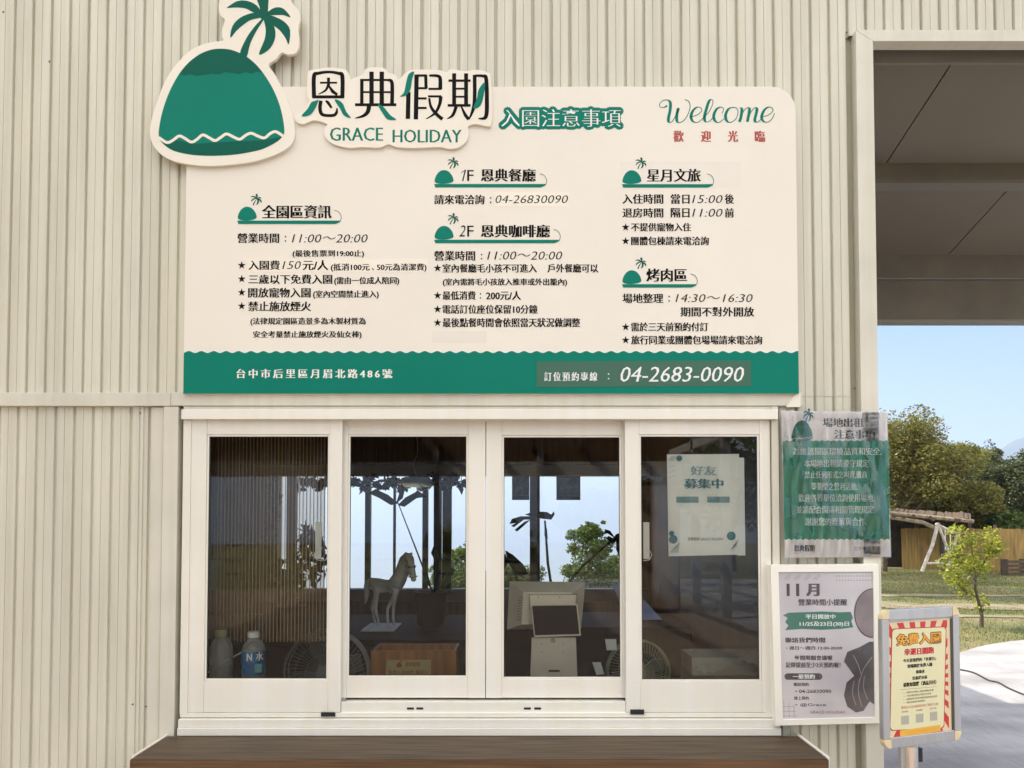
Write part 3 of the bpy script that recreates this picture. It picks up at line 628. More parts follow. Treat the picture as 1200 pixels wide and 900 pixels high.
# Welcome script (crop origin 765,105 scale 8)
W8 = lambda p: P(765 + p[0] / 8, 105 + p[1] / 8, lay(2))
u = (P(766, 0, lay(2))[0] - P(765, 0, lay(2))[0]) / 8
wl = MB()
for k, q in enumerate(([(135,150),(108,166),(72,164),(66,132),(98,102),(140,98),(165,125),(162,195),(147,268),(152,305),(182,298),(215,240),(240,172),(226,235),(226,290),(248,308),(292,288),(332,225),(350,160),(338,112),(300,93)],
          [(350,255),(410,240),(456,203),(450,172),(415,165),(375,200),(358,258),(380,300),(425,304),(472,268)],[(470,270),(532,200),(564,122),(550,92),(526,112),(500,190),(484,260),(496,300),(532,295),(572,252)],
          [(648,222),(664,182),(636,163),(597,185),(572,240),(582,290),(618,307),(668,275)],[(762,165),(712,180),(682,240),(696,295),(736,305),(782,270),(799,210),(786,175),(760,166)],
          [(812,172),(834,180),(828,250),(812,302)],[(815,290),(850,205),(885,170),(906,182),(900,232),(886,302)],[(889,290),(920,212),(956,170),(976,184),(966,240),(956,282),(970,305),(1004,288),(1030,255)],
          [(1018,256),(1080,240),(1126,200),(1115,170),(1080,165),(1040,200),(1020,260),(1040,298),(1080,303),(1120,270),(1142,220)])):
    wl.ribbon([W8(p) for p in catmull(q, 6)], 1, lay(2) - .00003 * k, calli=(7 * u, 20 * u, True))
wl.build('welcome_script', M_green, sign)
for c, x_ in zip('歡迎光臨', (795, 827.1, 858.8, 890.4)): tx(c, (x_ - 6, 153.2, x_ + 6.3, 166.2), m=M_red)
# headings
def heading(x0, y, x1, items, shade=M_green):
    cv = lambda p: P(x0 + 0.5 + (p[0] - 72) / 4.5 * 0.152, y - 2.2 + (p[1] - 822) / 4.5 * 0.128 , lay(2))
    MB().flat([cv(p) for p in mound], lay(2)).build('heading_mound', shade, sign)
    f = MB()
    for k, q in enumerate(fronds): f.flat([P(x0 + 1.2 + (p[0] - 72) / 4.5 * 0.178, y - 2.2 + (p[1] - 700) / 4.5 * 0.17 - 2.5, lay(2)) for p in q if True], lay(2) - .00001 * k)
    f.build('heading_palm', M_green2, sign)
    MB().flat([P(x0, y - 2, lay(2)), P(x0 + 1.5, y + 2, lay(2)), P(x1 - 7, y + 2, lay(2)), P(x1 - 3, y + .5, lay(2)), P(x1 - 1, y - 2, lay(2))], lay(3)).build('heading_bar', M_green, sign)
    MB().ribbon([P(x1 - 2, y, lay(2)), P(x1, y - 6, lay(2)), P(x1 - 3, y - 12, lay(2)), P(x1 - 8, y - 14, lay(2))], 0.0022, lay(3), smooth=5).build('heading_hook', M_green2, sign)
    for s, b in items:
      if s == '1':
        MB().ribbon([P(b[0] + .3, b[1] + 3.6, lay(2)), P(b[0] + 3.2, b[1] + 1.6, lay(2)), P(b[2] - .6, b[1], lay(2)), P(b[0] + 2.2, b[3], lay(2))], [.0016, .003, .0052, .0052], lay(2)).build('numeral', M_black, sign)
      else: tx(s, b, smear=0.0 if s in '12' else 0.02 if s == 'F' else 0.045, offset=-.004, shear=.25 if s in '12' else 0)
heading(278, 260.5, 400, [('全園區資訊', (306.7, 240.3, 388.7, 256))])
heading(508.7, 217.6, 640.7, [('1', (540, 199, 546, 212)), ('F', (547.5, 199.3, 555, 212)), ('恩典餐廳', (563.3, 197.8, 628, 212.8))])
heading(508.7, 283, 656.7, [('2', (538, 264, 545.5, 277.2)), ('F', (547.5, 264.5, 555, 277.2)), ('恩典咖啡廳', (563.3, 263.3, 644.7, 278.2))])
heading(728.8, 217.8, 836.5, [('星月文旅', (757.9, 197.8, 821.3, 213))])
heading(728.8, 335, 817.3, [('烤肉區', (757.3, 314.7, 805.3, 330))])
CJ = [('營業時間', (278.1,273.3,327.2,284.7)),(':', (333.6,276.5,335.4,283.3)),('(最後售票到19:00止)', (342.7,293,426.7,302)),('★', (279,306.5,287.5,314.8)),('入園費', (291.2,305.2,328,316.2)),('元/人', (354.7,304.8,384.8,316.6)),('(抵消100元', (387.5,308.8,433.3,318.5)),('、', (435.5,314,438.5,317)),('50元為清潔費)', (441.5,308.8,500,318.5)),
      ('★', (279,322.4,287.5,330.8)),('三歲以下免費入園', (291.2,321.7,389.5,332.7)),('(需由一位成人陪同)', (391.5,324.4,468,334.3)),('★', (279,338.3,287.5,346.6)),('開放寵物入園', (290.7,337.2,364.2,348.6)),('(室內空間禁止進入)', (366.7,340.3,444,350.2)),('★', (279,354.2,287.5,362.6)),('禁止施放煙火', (290.7,353.2,364.7,364.7)),
      ('(法律規定園區造景多為木製材質為', (293.3,372.2,428.8,381.6)),('安全考量禁止施放煙火及仙女棒)', (296.5,387.8,423.8,397)),
      ('請來電洽詢', (508.7,228.3,567.9,239.4)),(':', (574,231,575.8,238)),('營業時間', (508.7,294,556.9,305.4)),(':', (563.4,297.5,565.2,304)),('★', (509.2,310.2,516.3,317.6)),('室內餐廳毛小孩不可進入', (518.5,309.2,629.2,319.4)),('戶外餐廳可以', (641.5,309.2,701.2,319.4)),
      ('(室內需將毛小孩放入推車或外出籠內)', (518.8,326.2,664.7,335.7)),('★', (509.2,342.3,516.3,349.7)),('最低消費', (518.5,341.2,557.5,351.4)),(':', (562.2,343.5,563.9,350)),('200元/人', (569.5,341,610.7,351.6)),('★', (509.2,358.4,516.3,365.8)),('電話訂位座位保留10分鐘', (518.5,357.2,630,367.6)),
      ('★', (509.2,374.2,516.3,381.6)),('最後點餐時間會依照當天狀況做調整', (518.5,372.7,680,383.4)),
      ('入住時間', (729.3,227.4,777.4,238.8)),('當日', (785.9,227.4,808.2,238.8)),('後', (849.3,227.6,860.2,238.8)),('退房時間', (729.3,243.8,777.4,254.9)),('隔日', (785.9,243.8,808.2,254.9)),('前', (849.3,243.9,860.2,254.9)),
      ('★', (729.5,262.3,736.9,269.7)),('不提供寵物入住', (739.5,261.2,810,271)),('★', (729.5,278.5,736.9,285.9)),('團體包棟請來電洽詢', (739.5,277.2,830.8,287.4)),('場地整理', (729.3,344,777.4,355.3)),(':', (783.3,346.5,785,353.5)),('期間不對外開放', (797.3,359.8,884,371)),
      ('★', (729.5,379.2,736.9,386.6)),('需於三天前預約付訂', (739.5,377.8,830,388.2)),('★', (729.5,394.6,736.9,402)),('旅行同業或團體包場場請來電洽詢', (739.5,393.2,893.4,403.7))]
for s, b in CJ:
    if s == '★':
        cx_, cy_ = (b[0] + b[2]) / 2, (b[1] + b[3]) / 2 + 0.3
        MB().flat([P(cx_ + (4.9 if k % 2 == 0 else 1.95) * math.sin(math.pi * k / 5), cy_ - (4.9 if k % 2 == 0 else 1.95) * math.cos(math.pi * k / 5), lay(2)) for k in range(10)], lay(2)).build('star_bullet', M_black, sign)
    else: tx(s, b, smear=0.035, offset=0.0)
for s, b in (('11:00～20:00', (341.9,274.5,430.8,284.2)),('150', (330.7,306,352.5,315.4)),('04-26830090', (580.7,228.8,665.5,238.2)),('11:00～20:00', (570.8,294.6,658.8,304.3)),('15:00', (811,228.6,846.7,238)),('11:00', (811,244.6,846.7,254)),('14:30～16:30', (791.5,344.6,882,354))):
    tx(s, b, shear=0.22, offset=-0.014, smear=0.02)
tx('台中市后里區月眉北路486號', (277, 432.4, 459.8, 443.2), m=M_white, spacing=1.45)
tx('訂位預約專線', (637.7, 436, 700, 446.5), k=4, m=M_white, spacing=1.35, smear=0.035); tx(':', (712.3, 437.5, 714, 444.5), k=4, m=M_white)
tx('04-2683-0090', (727.3, 429.8, 871.8, 447.4), k=4, m=M_white, shear=0.22, offset=-0.008, smear=0.02)


# ------------------------------------------------------------------ posters on the wall
M_pw = mat('poster_white', (0.82, 0.77, 0.75), 0.3, 0.5, coat=0.6)
M_pgreen = mat('poster_green', (0.002, 0.25, 0.155), 0.5, 0.1)
M_sleeve = glassmat('clear_plastic_sleeve', (0.98, 0.985, 0.98), 1.5, 0.04, diffuse=(0.85, 0.87, 0.85), dfac=0.01, bump=0.09, bscale=6, stretch=(1.6, 1, 0.5), gain=1.7)
def quadconv(TL, TR, BR, BL, Y):
    return lambda px, py: P(px, py, Y)
YG = -0.030
gp = thing('laminated_notice', 'crumpled green and white rental rules notice in a clear plastic sleeve at the jamb', 'poster', (P(978, 650, YG)[0], YG, P(978, 650, YG)[1]))
g = lambda px, py, Y=YG: P(px, py, Y)
def wavy(corners, Y, amp, nx, ny, seed, name, m, parent):
    rr = random.Random(seed); TL, TR, BR, BL = corners; mb = MB(); ph = [rr.random() * 6 for _ in range(8)]
    for j in range(ny + 1):
        for i in range(nx + 1):
            u, v = i / nx, j / ny
            px = (TL[0]*(1-u)+TR[0]*u)*(1-v) + (BL[0]*(1-u)+BR[0]*u)*v; py = (TL[1]*(1-u)+TR[1]*u)*(1-v) + (BL[1]*(1-u)+BR[1]*u)*v
            x, z = P(px, py, Y)
            d = math.sin(u*9+ph[0]+2*math.sin(v*5+ph[1]))*.5 + math.sin(v*13+ph[2]+3*u)*.3 + math.sin(u*21+v*6+ph[3])*.25 + math.sin(v*31+ph[4]+2*math.sin(u*8))*.18
            edge_ = min(1, 8*min(u, 1-u, v, 1-v) + 0.15)
            mb.v.append((x, Y - amp*(1+d)*edge_, z))
    for j in range(ny):
        for i in range(nx):
            a = j*(nx+1)+i; mb.f.append([a, a+nx+1, a+nx+2, a+1])
    return mb.build(name, m, parent, smooth=True)
MB().prism([g(915.5, 481.5), g(1039.5, 483), g(1044, 652.5), g(920, 653.5)], YG, YG + 0.0015).build('sheet', M_pw, gp)
wv = [g(917 + (1041.5 - 917) * i / 60, 516.5 + 0.7 * math.sin(i * 1.9), YG - .0004) for i in range(61)]
wb = [g(919.3 + (1042.6 - 919.3) * i / 60, 632 + 0.9 * math.sin(i * 1.9), YG - .0004) for i in range(61)]
MB().flat(wv + wb[::-1], YG - 0.0004).build('green_field', M_pgreen, gp)
art(gp, lambda p: P(927.5 + (p[0]-72)/4.5*0.168, 514 - 0 + (p[1]-735)/4.5*0.2, YG - .0008), YG - 0.0008, step=.0002)
gt = lambda s, b, m=M_white, **kw: text(s, b, YG - 0.0009, m, gp, **kw)
gt('場地出租', (964, 490, 1012, 500.5), m=M_black, smear=.05); gt('注意事項', (977.5, 503.7, 1026, 514.3), m=M_black, smear=.05)
for s, b in (('為維護園區環境品質和安全,', (929, 524.5, 1033, 533.5)), ('本場地出租請遵守規定', (942, 538.5, 1018, 547.5)), ('禁止任何形式之叫賣,攤商', (943, 552, 1016, 560.8)), ('等類型之營利活動.', (951, 565.5, 1005, 574.5)),
             ('歡迎各界單位洽詢使用場地.', (935.5, 578.8, 1024.5, 588)), ('並請配合園區相關管理規定.', (933, 592.5, 1025.5, 601.7)), ('謝謝您的理解與合作.', (943.5, 606.5, 1015.5, 616))): gt(s, b, smear=.02)
gt('恩典假期', (930.7, 638.6, 954.5, 646.2), m=M_black, smear=.03); gt('台中市后里區', (1001, 640, 1031, 645.5), m=M_black, smear=0)
wavy(((914.5, 480.3), (1040.5, 482), (1045, 654), (919, 655)), YG - 0.0035, 0.0035, 60, 80, 3, 'plastic_sleeve', M_sleeve, gp)

Y11 = -0.045
p11 = thing('framed_poster', 'grey november opening hours poster in a white frame below the crumpled green notice', 'poster', (P(970, 848, Y11)[0], Y11, P(970, 848, Y11)[1]))
h = lambda px, py, k=0: P(px, py, Y11 - 0.0004 * k)
M_pf = mat('poster_frame_white', (0.88, 0.85, 0.76), 0.3, 0.5)
o_ = [(903, 662), (1029.5, 661), (1033.5, 847.5), (909, 850.5)]; i_ = [(912.5, 670.5), (1023.5, 670), (1025.5, 840.5), (917.5, 843.5)]
for a, b in ((0, 1), (1, 2), (2, 3), (3, 0)):
    ins = lambda q, t: q
    MB().prism([P(*o_[a], Y11 - .006), P(*o_[b], Y11 - .006), P(*i_[b], Y11 - .006), P(*i_[a], Y11 - .006)], Y11 - 0.006, -0.006).build('frame_side', M_pf, p11, bevel=0.0008)
M_pp = mat('poster_paper_grey', (0.66, 0.63, 0.65), 0.22, 0.6, var=0.22, vscale=3.2, col2=(0.46, 0.43, 0.46), detail=2, coat=1.0, coatrough=0.12)
MB().prism([h(*q) for q in i_], Y11, -0.008).build('print', M_pp, p11)
M_hat = mat('print_mauve', (0.30, 0.25, 0.26), 0.25, var=.25, vscale=9, coat=1.0, coatrough=.12); M_dk = mat('print_dark_grey', (0.10, 0.09, 0.095), 0.25, var=.3, vscale=14, coat=1.0, coatrough=.12)
arcp = [h(1040 + 41 * math.cos(R(a)), 718 + 30 * math.sin(R(a)), 1) for a in range(115, 246, 6)]
arc_in = [h(1024.3, 691, 1)] ; 
cir = [(1024.3, 690.5)] + [(1023 - 21.5 * math.sin(R(a)), 718.5 - 28.5 * math.cos(R(a))) for a in range(0, 181, 9)] + [(1024.6, 747)]
MB().flat([h(*q, 2) for q in cir], Y11 - .0008).build('hat_brim', M_hat, p11)
MB().ribbon([h(*q, 3) for q in cir[1:-1]], 0.004, Y11 - .0012).build('hat_edge', M_dk, p11)
fig = [(1025, 752), (1019, 752), (1008, 758), (993, 764), (989, 775), (1001, 792), (992, 800), (989, 815), (993, 828), (1003, 835), (1012, 833), (1019, 822), (1025.3, 826)]
MB().flat([h(*q, 1) for q in fig], Y11 - .0004).build('figure_silhouette', M_dk, p11)
for q in ([(1000, 768), (1006, 780), (1009, 790)], [(1022, 770), (1012, 784), (1007, 800)], [(1001, 798), (999, 812), (1003, 826)], [(1007, 796), (1006, 812), (1010, 828)], [(1013, 792), (1012, 806), (1017, 820)]):
    MB().ribbon([h(*p, 2) for p in q], 0.0035, Y11 - .0008, smooth=4).build('figure_fold', M_hat, p11)
MB().flat([h(*q, 1) for q in ((917.5, 721), (924, 718), (955, 717), (962, 716.5), (985, 717.5), (997, 717), (999.5, 724), (997.5, 728), (1000, 735), (985, 737), (962, 738), (940, 737), (920, 738.5), (924, 733), (920, 729), (923, 724))], Y11 - .0004).build('brush_stripe', mat('print_teal', (0.075, 0.20, 0.155), 0.3, coat=1.0, coatrough=.12), p11)
pill = [(923 + 3.8 * math.cos(R(a)), 792.8 + 3.8 * math.sin(R(a))) for a in range(90, 271, 20)] + [(960 + 3.8 * math.cos(R(a)), 792.8 + 3.8 * math.sin(R(a))) for a in range(-90, 91, 20)]
MB().flat([h(*q, 1) for q in pill], Y11 - .0004).build('pill_label', M_dk, p11)
ht = lambda s, b, m=M_dk, **kw: text(s, b, Y11 - 0.0009, m, p11, offset=.008, **kw)
ht('1', (921.8, 684, 925.4, 698.5), smear=.04); ht('1', (933, 684, 936.6, 698.5), smear=.04); ht('月', (944.5, 684, 960.5, 698.5), smear=.07); ht('營業時間小提醒', (935.4, 702, 992.8, 709.5), smear=.02); ht('平日開放中', (944, 719.8, 979, 725.3), m=M_white, smear=.02)
ht('11/25及23日(30)日', (937, 728.5, 995, 734.6), m=M_white, smear=.02); ht('聯絡我們時間', (920, 747, 967, 753.2), smear=.02); ht('• 週日～週四 12:00-20:00', (921, 757.3, 987, 761.4), smear=.01)
ht('每間限額會議喔', (931, 768, 975.5, 773.6), smear=.02); ht('記得提前至少3天預約喔！', (920.8, 776, 985, 782.4), smear=.02); ht('一般預約', (929, 790, 955, 795.6), m=M_white, smear=.02)
ht('電話預約', (930, 800, 948, 804), smear=.01); ht('• 04-26830090', (932, 808, 974, 812), smear=.01); ht('線上預約', (930.5, 816, 948, 820), smear=.01); ht('• @Grace', (932, 824, 968, 828.4), smear=0)
ht('GRACE HOLIDAY', (949, 832.8, 991, 836.2), m=mat('print_rose', (0.35, 0.2, 0.2), .4), smear=0)
gm = MB()
for k in range(3): gm.ribbon([h(918.5 + 6 * k, 820 + 3 * k, 1), h(918.8 + 6 * k, 841, 1)], 0.0009, Y11 - .0004); gm.ribbon([h(917.8, 828 + 5.6 * k, 1), h(930 + 2.5 * k, 828 + 5.6 * k, 1)], 0.0009, Y11 - .00045)
for k in range(4): gm.ribbon([h(919 + 11.5 * k, 679, 1), h(925 + 11.5 * k, 673, 1), h(927 + 11.5 * k, 674, 1), h(921.5 + 11.5 * k, 680, 1)], 0.0012, Y11 - .0005)
for j in range(2):
    for k in range(13): gm.flat([h(980 + 3.4 * k, 674.5 + 5 * j, 1), h(981 + 3.4 * k, 674.5 + 5 * j, 1), h(981 + 3.4 * k, 675.5 + 5 * j, 1), h(980 + 3.4 * k, 675.5 + 5 * j, 1)], Y11 - .0004)
gm.build('print_marks', M_dk, p11)

# poster taped inside the right sash
YQ = 0.012
qp = thing('hiring_poster', 'white recruiting poster with teal lettering taped behind the glass of the right sash', 'poster', (P(824, 650, YQ)[0], YQ, P(824, 650, YQ)[1]))
M_paper = mat('paper', (0.82, 0.82, 0.76), 0.6, var=.06, vscale=8, bump=.002, bscale=9, stretch=(.4, 1, 1.4)); M_teal = mat('print_teal_blue', (0.07, 0.20, 0.25), 0.5)
wavy(((781.5, 532.5), (866, 532), (867, 650), (783.5, 652)), YQ + 0.004, 0.001, 20, 24, 6, 'paper_sheet', M_paper, qp)
MB().flat([P(a, b, YQ + .008) for a, b in ((862, 536), (872, 536.5), (873.5, 651), (864, 651))], YQ + 0.008).build('backing_sheet', mat('paper_white', (.85, .85, .82), .6), qp)
qt = lambda s, b, m=M_teal, **kw: text(s, b, YQ - 0.0005, m, qp, **kw)
qc = lambda px, py: P(px, py, YQ - .0005)
qt('好友', (809, 546, 840, 557), m=mat('print_pale_teal', (0.30, 0.42, 0.44), .5), offset=.0, smear=.05); qt('募集中', (801.5, 561, 848, 572.5), offset=0, smear=.06)
for x0 in (792.5, 829): MB().flat([qc(x0, 582), qc(x0 + 26, 582), qc(x0 + 26, 589), qc(x0, 589)], YQ - .0005).build('label_bar', mat('print_grey_teal', (0.18, 0.31, 0.33), .5), qp)
qt('恩典假期 GRACE HOLIDAY', (806, 629.5, 848, 633.5), m=M_black, smear=0)
qm = MB()
for k in range(5): qm.ribbon([qc(785 + 2.2 * k, 648), qc(792 + 1.0 * k, 640 - k)], .0014, YQ - .0006); qm.ribbon([qc(856 + 1.7 * k, 645 - k), qc(862 + .8 * k, 637 - 1.2 * k)], .0014, YQ - .0006)
for k in range(3): qm.ribbon([qc(784 + 2 * k, 540), qc(788 + 2 * k, 534)], .0014, YQ - .0006); qm.ribbon([qc(784, 548 + 6 * k), qc(791, 545 + 6 * k)], .0008, YQ - .0006)
for cx_, cy_, r_ in ((857, 628, 5.2), (789, 632, 5), (796, 537, 3.5), (787, 625, 3)): qm.flat([qc(cx_ + r_ * math.cos(R(a)), cy_ + r_ * math.sin(R(a))) for a in range(0, 360, 24)], YQ - .0007 - r_ * .00001)
qm.build('corner_ornaments', M_teal, qp)

# ------------------------------------------------------------------ poster stand
M_alu = mat('brushed_aluminium', (0.55, 0.55, 0.56), 0.35, 0.5, metal=0.75, var=.08, vscale=40, stretch=(1, 1, .05))
M_cream = mat('cream_plastic_corner', (0.70, 0.58, 0.36), 0.45)
sx, sz = P(1034.5, 878, -0.49)
st = thing('poster_stand', 'metal stand with slim frame holding the red striped free entry poster', 'poster stand', (sx, -0.49, 0.0), rot=(0, 0, R(19)))
SW, SH = 0.352, 0.472; z0s = sz
BL = lambda x0, x1, y0, y1, zz0, zz1: MB().box(x0, x1, y0, y1, z0s + zz0, z0s + zz1)
fw = 0.036
BL(fw * .9, SW - fw * .9, -0.006, 0.014, 0.0, fw).build('frame_rail', M_alu, st, bevel=.002, local=True)
BL(fw * .9, SW - fw * .9, -0.006, 0.014, SH - fw, SH).build('frame_rail', M_alu, st, bevel=.002, local=True)
BL(0, fw * .8, -0.006, 0.014, fw * .9, SH - fw * .9).build('frame_rail', M_alu, st, bevel=.002, local=True)
BL(SW - fw * .8, SW, -0.006, 0.014, fw * .9, SH - fw * .9).build('frame_rail', M_alu, st, bevel=.002, local=True)
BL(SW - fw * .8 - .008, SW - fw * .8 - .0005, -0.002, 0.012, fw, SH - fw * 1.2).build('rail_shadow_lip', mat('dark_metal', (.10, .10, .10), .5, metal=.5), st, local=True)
for a, b in ((0, 0), (1, 0), (0, 1), (1, 1)):
    cxx = 0 if a == 0 else SW; czz = z0s if b == 0 else z0s + SH; sg = 1 if a == 0 else -1; sv = 1 if b == 0 else -1; r = 0.030
    pts = [(cxx + sg * (r - r * math.cos(R(t))), czz + sv * (r - r * math.sin(R(t)))) for t in range(0, 91, 15)] + [(cxx + sg * fw * .88, czz), (cxx + sg * fw * .88, czz + sv * fw * .88), (cxx, czz + sv * fw * .88)]
    MB().prism(pts, -0.0075, 0.015).build('corner_cap', M_cream, st, bevel=.0015, local=True)
BL(fw * .7, SW - fw * .7, 0.003, 0.008, fw * .7, SH - fw * .7).build('backing', M_alu, st, local=True)
def sconv(px, py):
    xl = 1029 + (py - 717) / 161 * 5.5; xr = 1120 + (py - 715) / 156 * 7
    uu = (px - xl) / (xr - xl); uu = uu * (1 + 0.05 * (1 - uu)); yt = 717 + (716 - 717) * uu; yb = 878 + (870.5 - 878) * uu
    return (uu * SW, z0s + (1 - (py - yt) / (yb - yt)) * SH)
sc_ = lambda *pp: [sconv(*p) for p in pp]
M_pred = mat('poster_red', (0.55, 0.02, 0.02), 0.35, coat=.5); M_pcream = mat('poster_cream', (0.72, 0.58, 0.36), 0.4, coat=.5); M_panel = mat('poster_panel', (0.72, 0.68, 0.42), 0.4, coat=.4)
yp = 0.0015
pr = MB(); pr.flat(sc_((1038, 732), (1111, 729), (1117.5, 862), (1042.5, 868)), yp); print_ = pr.build('print_sheet', M_pcream, st, local=True)
rays = MB(); ccx, ccz = sconv(1077, 800); x0_, z1_ = sconv(1038.7, 733); x1_, z0_ = sconv(1113.5, 864); x1_ -= .002
def border(a):   # point on print border for angle a
    dx, dz = math.cos(a), math.sin(a); t = min((x1_-ccx)/dx if dx > 1e-6 else 9, (x0_-ccx)/dx if dx < -1e-6 else 9, (z1_-ccz)/dz if dz > 1e-6 else 9, (z0_-ccz)/dz if dz < -1e-6 else 9)
    return (ccx + dx*t, ccz + dz*t)
NR = 52
for k in range(NR // 2):
    a0 = 2*math.pi*(2*k)/NR; a1 = 2*math.pi*(2*k+1)/NR
    pin = [(ccx + (border(a)[0]-ccx)*.5, ccz + (border(a)[1]-ccz)*.5) for a in (a0, a1)]
    b0, b1 = border(a0), border(a1); pts = [pin[0], b0]
    if abs(b0[0]-b1[0]) > 1e-5 and abs(b0[1]-b1[1]) > 1e-5: pts.append((x1_ if max(b0[0], b1[0]) > ccx + .08 else x0_, z1_ if max(b0[1], b1[1]) > ccz + .08 else z0_))
    rays.flat(pts + [b1, pin[1]], yp - .0004)
rays.build('red_rays', M_pred, print_, local=True)
def rrect(x0, y0, x1, y1, r, y, name, m):
    A = []
    for cx_, cy_, a0 in ((x1-r, y0+r, -90), (x1-r, y1-r, 0), (x0+r, y1-r, 90), (x0+r, y0+r, 180)):
        A += [sconv(cx_ + r*math.cos(R(a0+t)), cy_ + r*math.sin(R(a0+t))) for t in range(0, 91, 30)]
    MB().flat(A, y).build(name, m, print_, local=True)
rrect(1041.5, 739, 1106.5, 857.5, 4, yp - .0007, 'panel_outline', M_red); rrect(1042.5, 740, 1105.5, 856.5, 4, yp - .001, 'text_panel', M_panel)
stt = lambda s, b, m=M_black, k=0, **kw: text(s, b, yp - .0014 - .0004 * k, m, print_, conv=sconv, local=True, **kw)
M_org = mat('print_orange', (0.80, 0.36, 0.03), 0.45)
stt('免費入園', (1047, 745.5, 1099.5, 758.5), m=mat('print_brown', (.10, .05, .01), .5), offset=.02, smear=.0, ring=.07); stt('免費入園', (1047, 745.5, 1099.5, 758.5), k=2, m=M_org, offset=.015, smear=.02)
stt('幸運日開跑', (1056, 762.5, 1091.5, 770.5), m=mat('print_crimson', (.5, .01, .03), .5), offset=.02, smear=.04)
for s, b in (('今天是我們的「幸運日」', (1055, 774.2, 1094, 778.5)), ('現場開放免費入園', (1060, 780.8, 1089.5, 785.2)), ('限量送', (1070.5, 788.3, 1080.5, 792.3)), ('兒童戲水區', (1066, 795.2, 1084, 799.3)), ('餐飲如需購（酒品另付）', (1055.5, 801.4, 1095, 806.6))): stt(s, b, smear=.03, offset=.01)
MB().ribbon(sc_((1052.5, 810.3), (1096, 808.6)), .0007, yp - .0014).build('rule_line', M_black, print_, local=True)
for s, b in (('一、活動日全園區入園免費開放參觀', (1055, 812, 1092, 814.3)), ('一、每日僅限園區門票及停車場', (1056, 816, 1089, 818.2)), ('一、活動期間不得與其他優惠活動同時合併使用', (1056, 819.6, 1096.5, 822)), ('一、園區保留最終解釋權利', (1056, 823.8, 1082, 826))): stt(s, b, smear=0)
stt('歡迎加入好友追蹤最新消息了解更多活動', (1054, 828.3, 1098, 831.5), m=M_red, smear=0)
for s, b in (('官方帳號', (1055, 834.8, 1062, 837)), ('粉絲專頁', (1071.5, 833.8, 1079, 836)), ('線上訂位', (1088, 832.3, 1096, 834.6))): stt(s, b, smear=0)
for x0, y0 in ((1054.2, 841), (1071.2, 839.5), (1088, 838)): MB().flat(sc_((x0, y0), (x0 + 9, y0 - .6), (x0 + 9.3, y0 + 9.5), (x0 + .3, y0 + 10)), yp - .0014).build('blank_square', mat('print_pale_grey', (.42, .40, .33), .5), print_, local=True)
MB().flat(sc_((1053, 857.5), (1101, 853), (1102, 860), (1053.5, 865.5)), yp - .0015).build('yellow_strip', mat('print_yellow', (.75, .42, .05), .4), print_, local=True)
stt('一年365天都有機會抽中幸運日', (1057, 856.5, 1098, 862.3), m=M_org, k=1, smear=0)
M_chrome = mat('chrome', (0.82, 0.83, 0.85), 0.12, metal=1.0)
pxs = 0.155
MB().tube([(pxs, 0.035, 0.01), (pxs, 0.035, z0s + 0.02)], 0.028, 20).build('pole', M_chrome, st, smooth=True, local=True)
MB().tube([(pxs, 0.035, z0s - 0.012), (pxs, 0.035, z0s + 0.05)], 0.030, 20).build('collar', M_alu, st, smooth=True, local=True)
BL(pxs + .022, pxs + .045, 0.02, 0.045, -0.07, -0.022).build('clamp', M_rubber, st, bevel=.002, local=True)
BL(pxs - .043, pxs - .0255, 0.03, 0.045, -0.09, -0.015).build('clamp', M_alu, st, bevel=.002, local=True)
MB().lathe([(.0001, 0), (.17, 0), (.17, .008), (.15, .014), (.03, .02), (.0001, .02)], (pxs, .035, .0), 32).build('base_disc', M_alu, st, smooth=True, local=True)

# ------------------------------------------------------------------ room interior
YB = 4.5; XLw, XRw = -2.6, 1.40
M_room = mat('room_brown_wood', (0.16, 0.08, 0.030), 0.5, 0.2, var=.4, vscale=2.5, stretch=(9, 1, .7)); M_dark = mat('dark_laminate', (0.014, 0.014, 0.015), 0.5, 0.2)
M_roomg = mat('room_grey_panel', (0.30, 0.29, 0.27), 0.6, var=.08)
tag(MB().box(XLw - .1, XRw + .1, 0.101, YB + .1, -0.02, 0.004).build('room_floor', mat('room_floor_tiles', (.16, .14, .12), .4, var=.2)), kind='structure')
tag(MB().box(XLw - .1, XRw + .1, 0.101, YB + .4, 2.62, 2.70).build('room_ceiling', M_ceil), kind='structure')
tag(MB().box(XLw - .1, XLw, 0.1015, YB + .1, 0.005, 2.619).build('room_left_wall', M_room), kind='structure')
tag(MB().box(XRw, XRw + .1, 0.1015, YB + .1, 0.005, 2.619).build('room_right_wall', M_room), kind='structure')
zs = P(500, 690, YB)[1]; zh = P(500, 558, YB)[1]; zh2 = P(500, 545, YB)[1]; zw = P(500, 705, YB)[1]
bw = thing('room_back_wall', 'wood lined back wall inside the kiosk with a long opening to the sky', 'wall', (-0.6, YB, 0))
ox0, ox1 = P(326, 600, YB)[0], P(752, 600, YB)[0]
MB().box(XLw, XRw, YB, YB + .1, .005, zw).build('wainscot', M_room, bw)
MB().box(XLw, XRw, YB - .03, YB + .1, zw + .001, zs).build('window_ledge', M_roomg, bw, bevel=.004)
MB().box(XLw, ox0, YB, YB + .1, zs + .001, zh - .001).build('wall_panel', M_roomg, bw); MB().box(ox1, XRw, YB, YB + .1, zs + .001, zh - .001).build('wall_panel', M_room, bw)
MB().box(XLw, XRw, YB + .051, YB + .1, zh2 + .001, 2.618).build('board_backing', M_dark, bw)
MB().box(XLw, XRw, YB - .04, YB + .1, zh, zh2).build('header_beam', M_beamw, bw, bevel=.004)
nb = 26
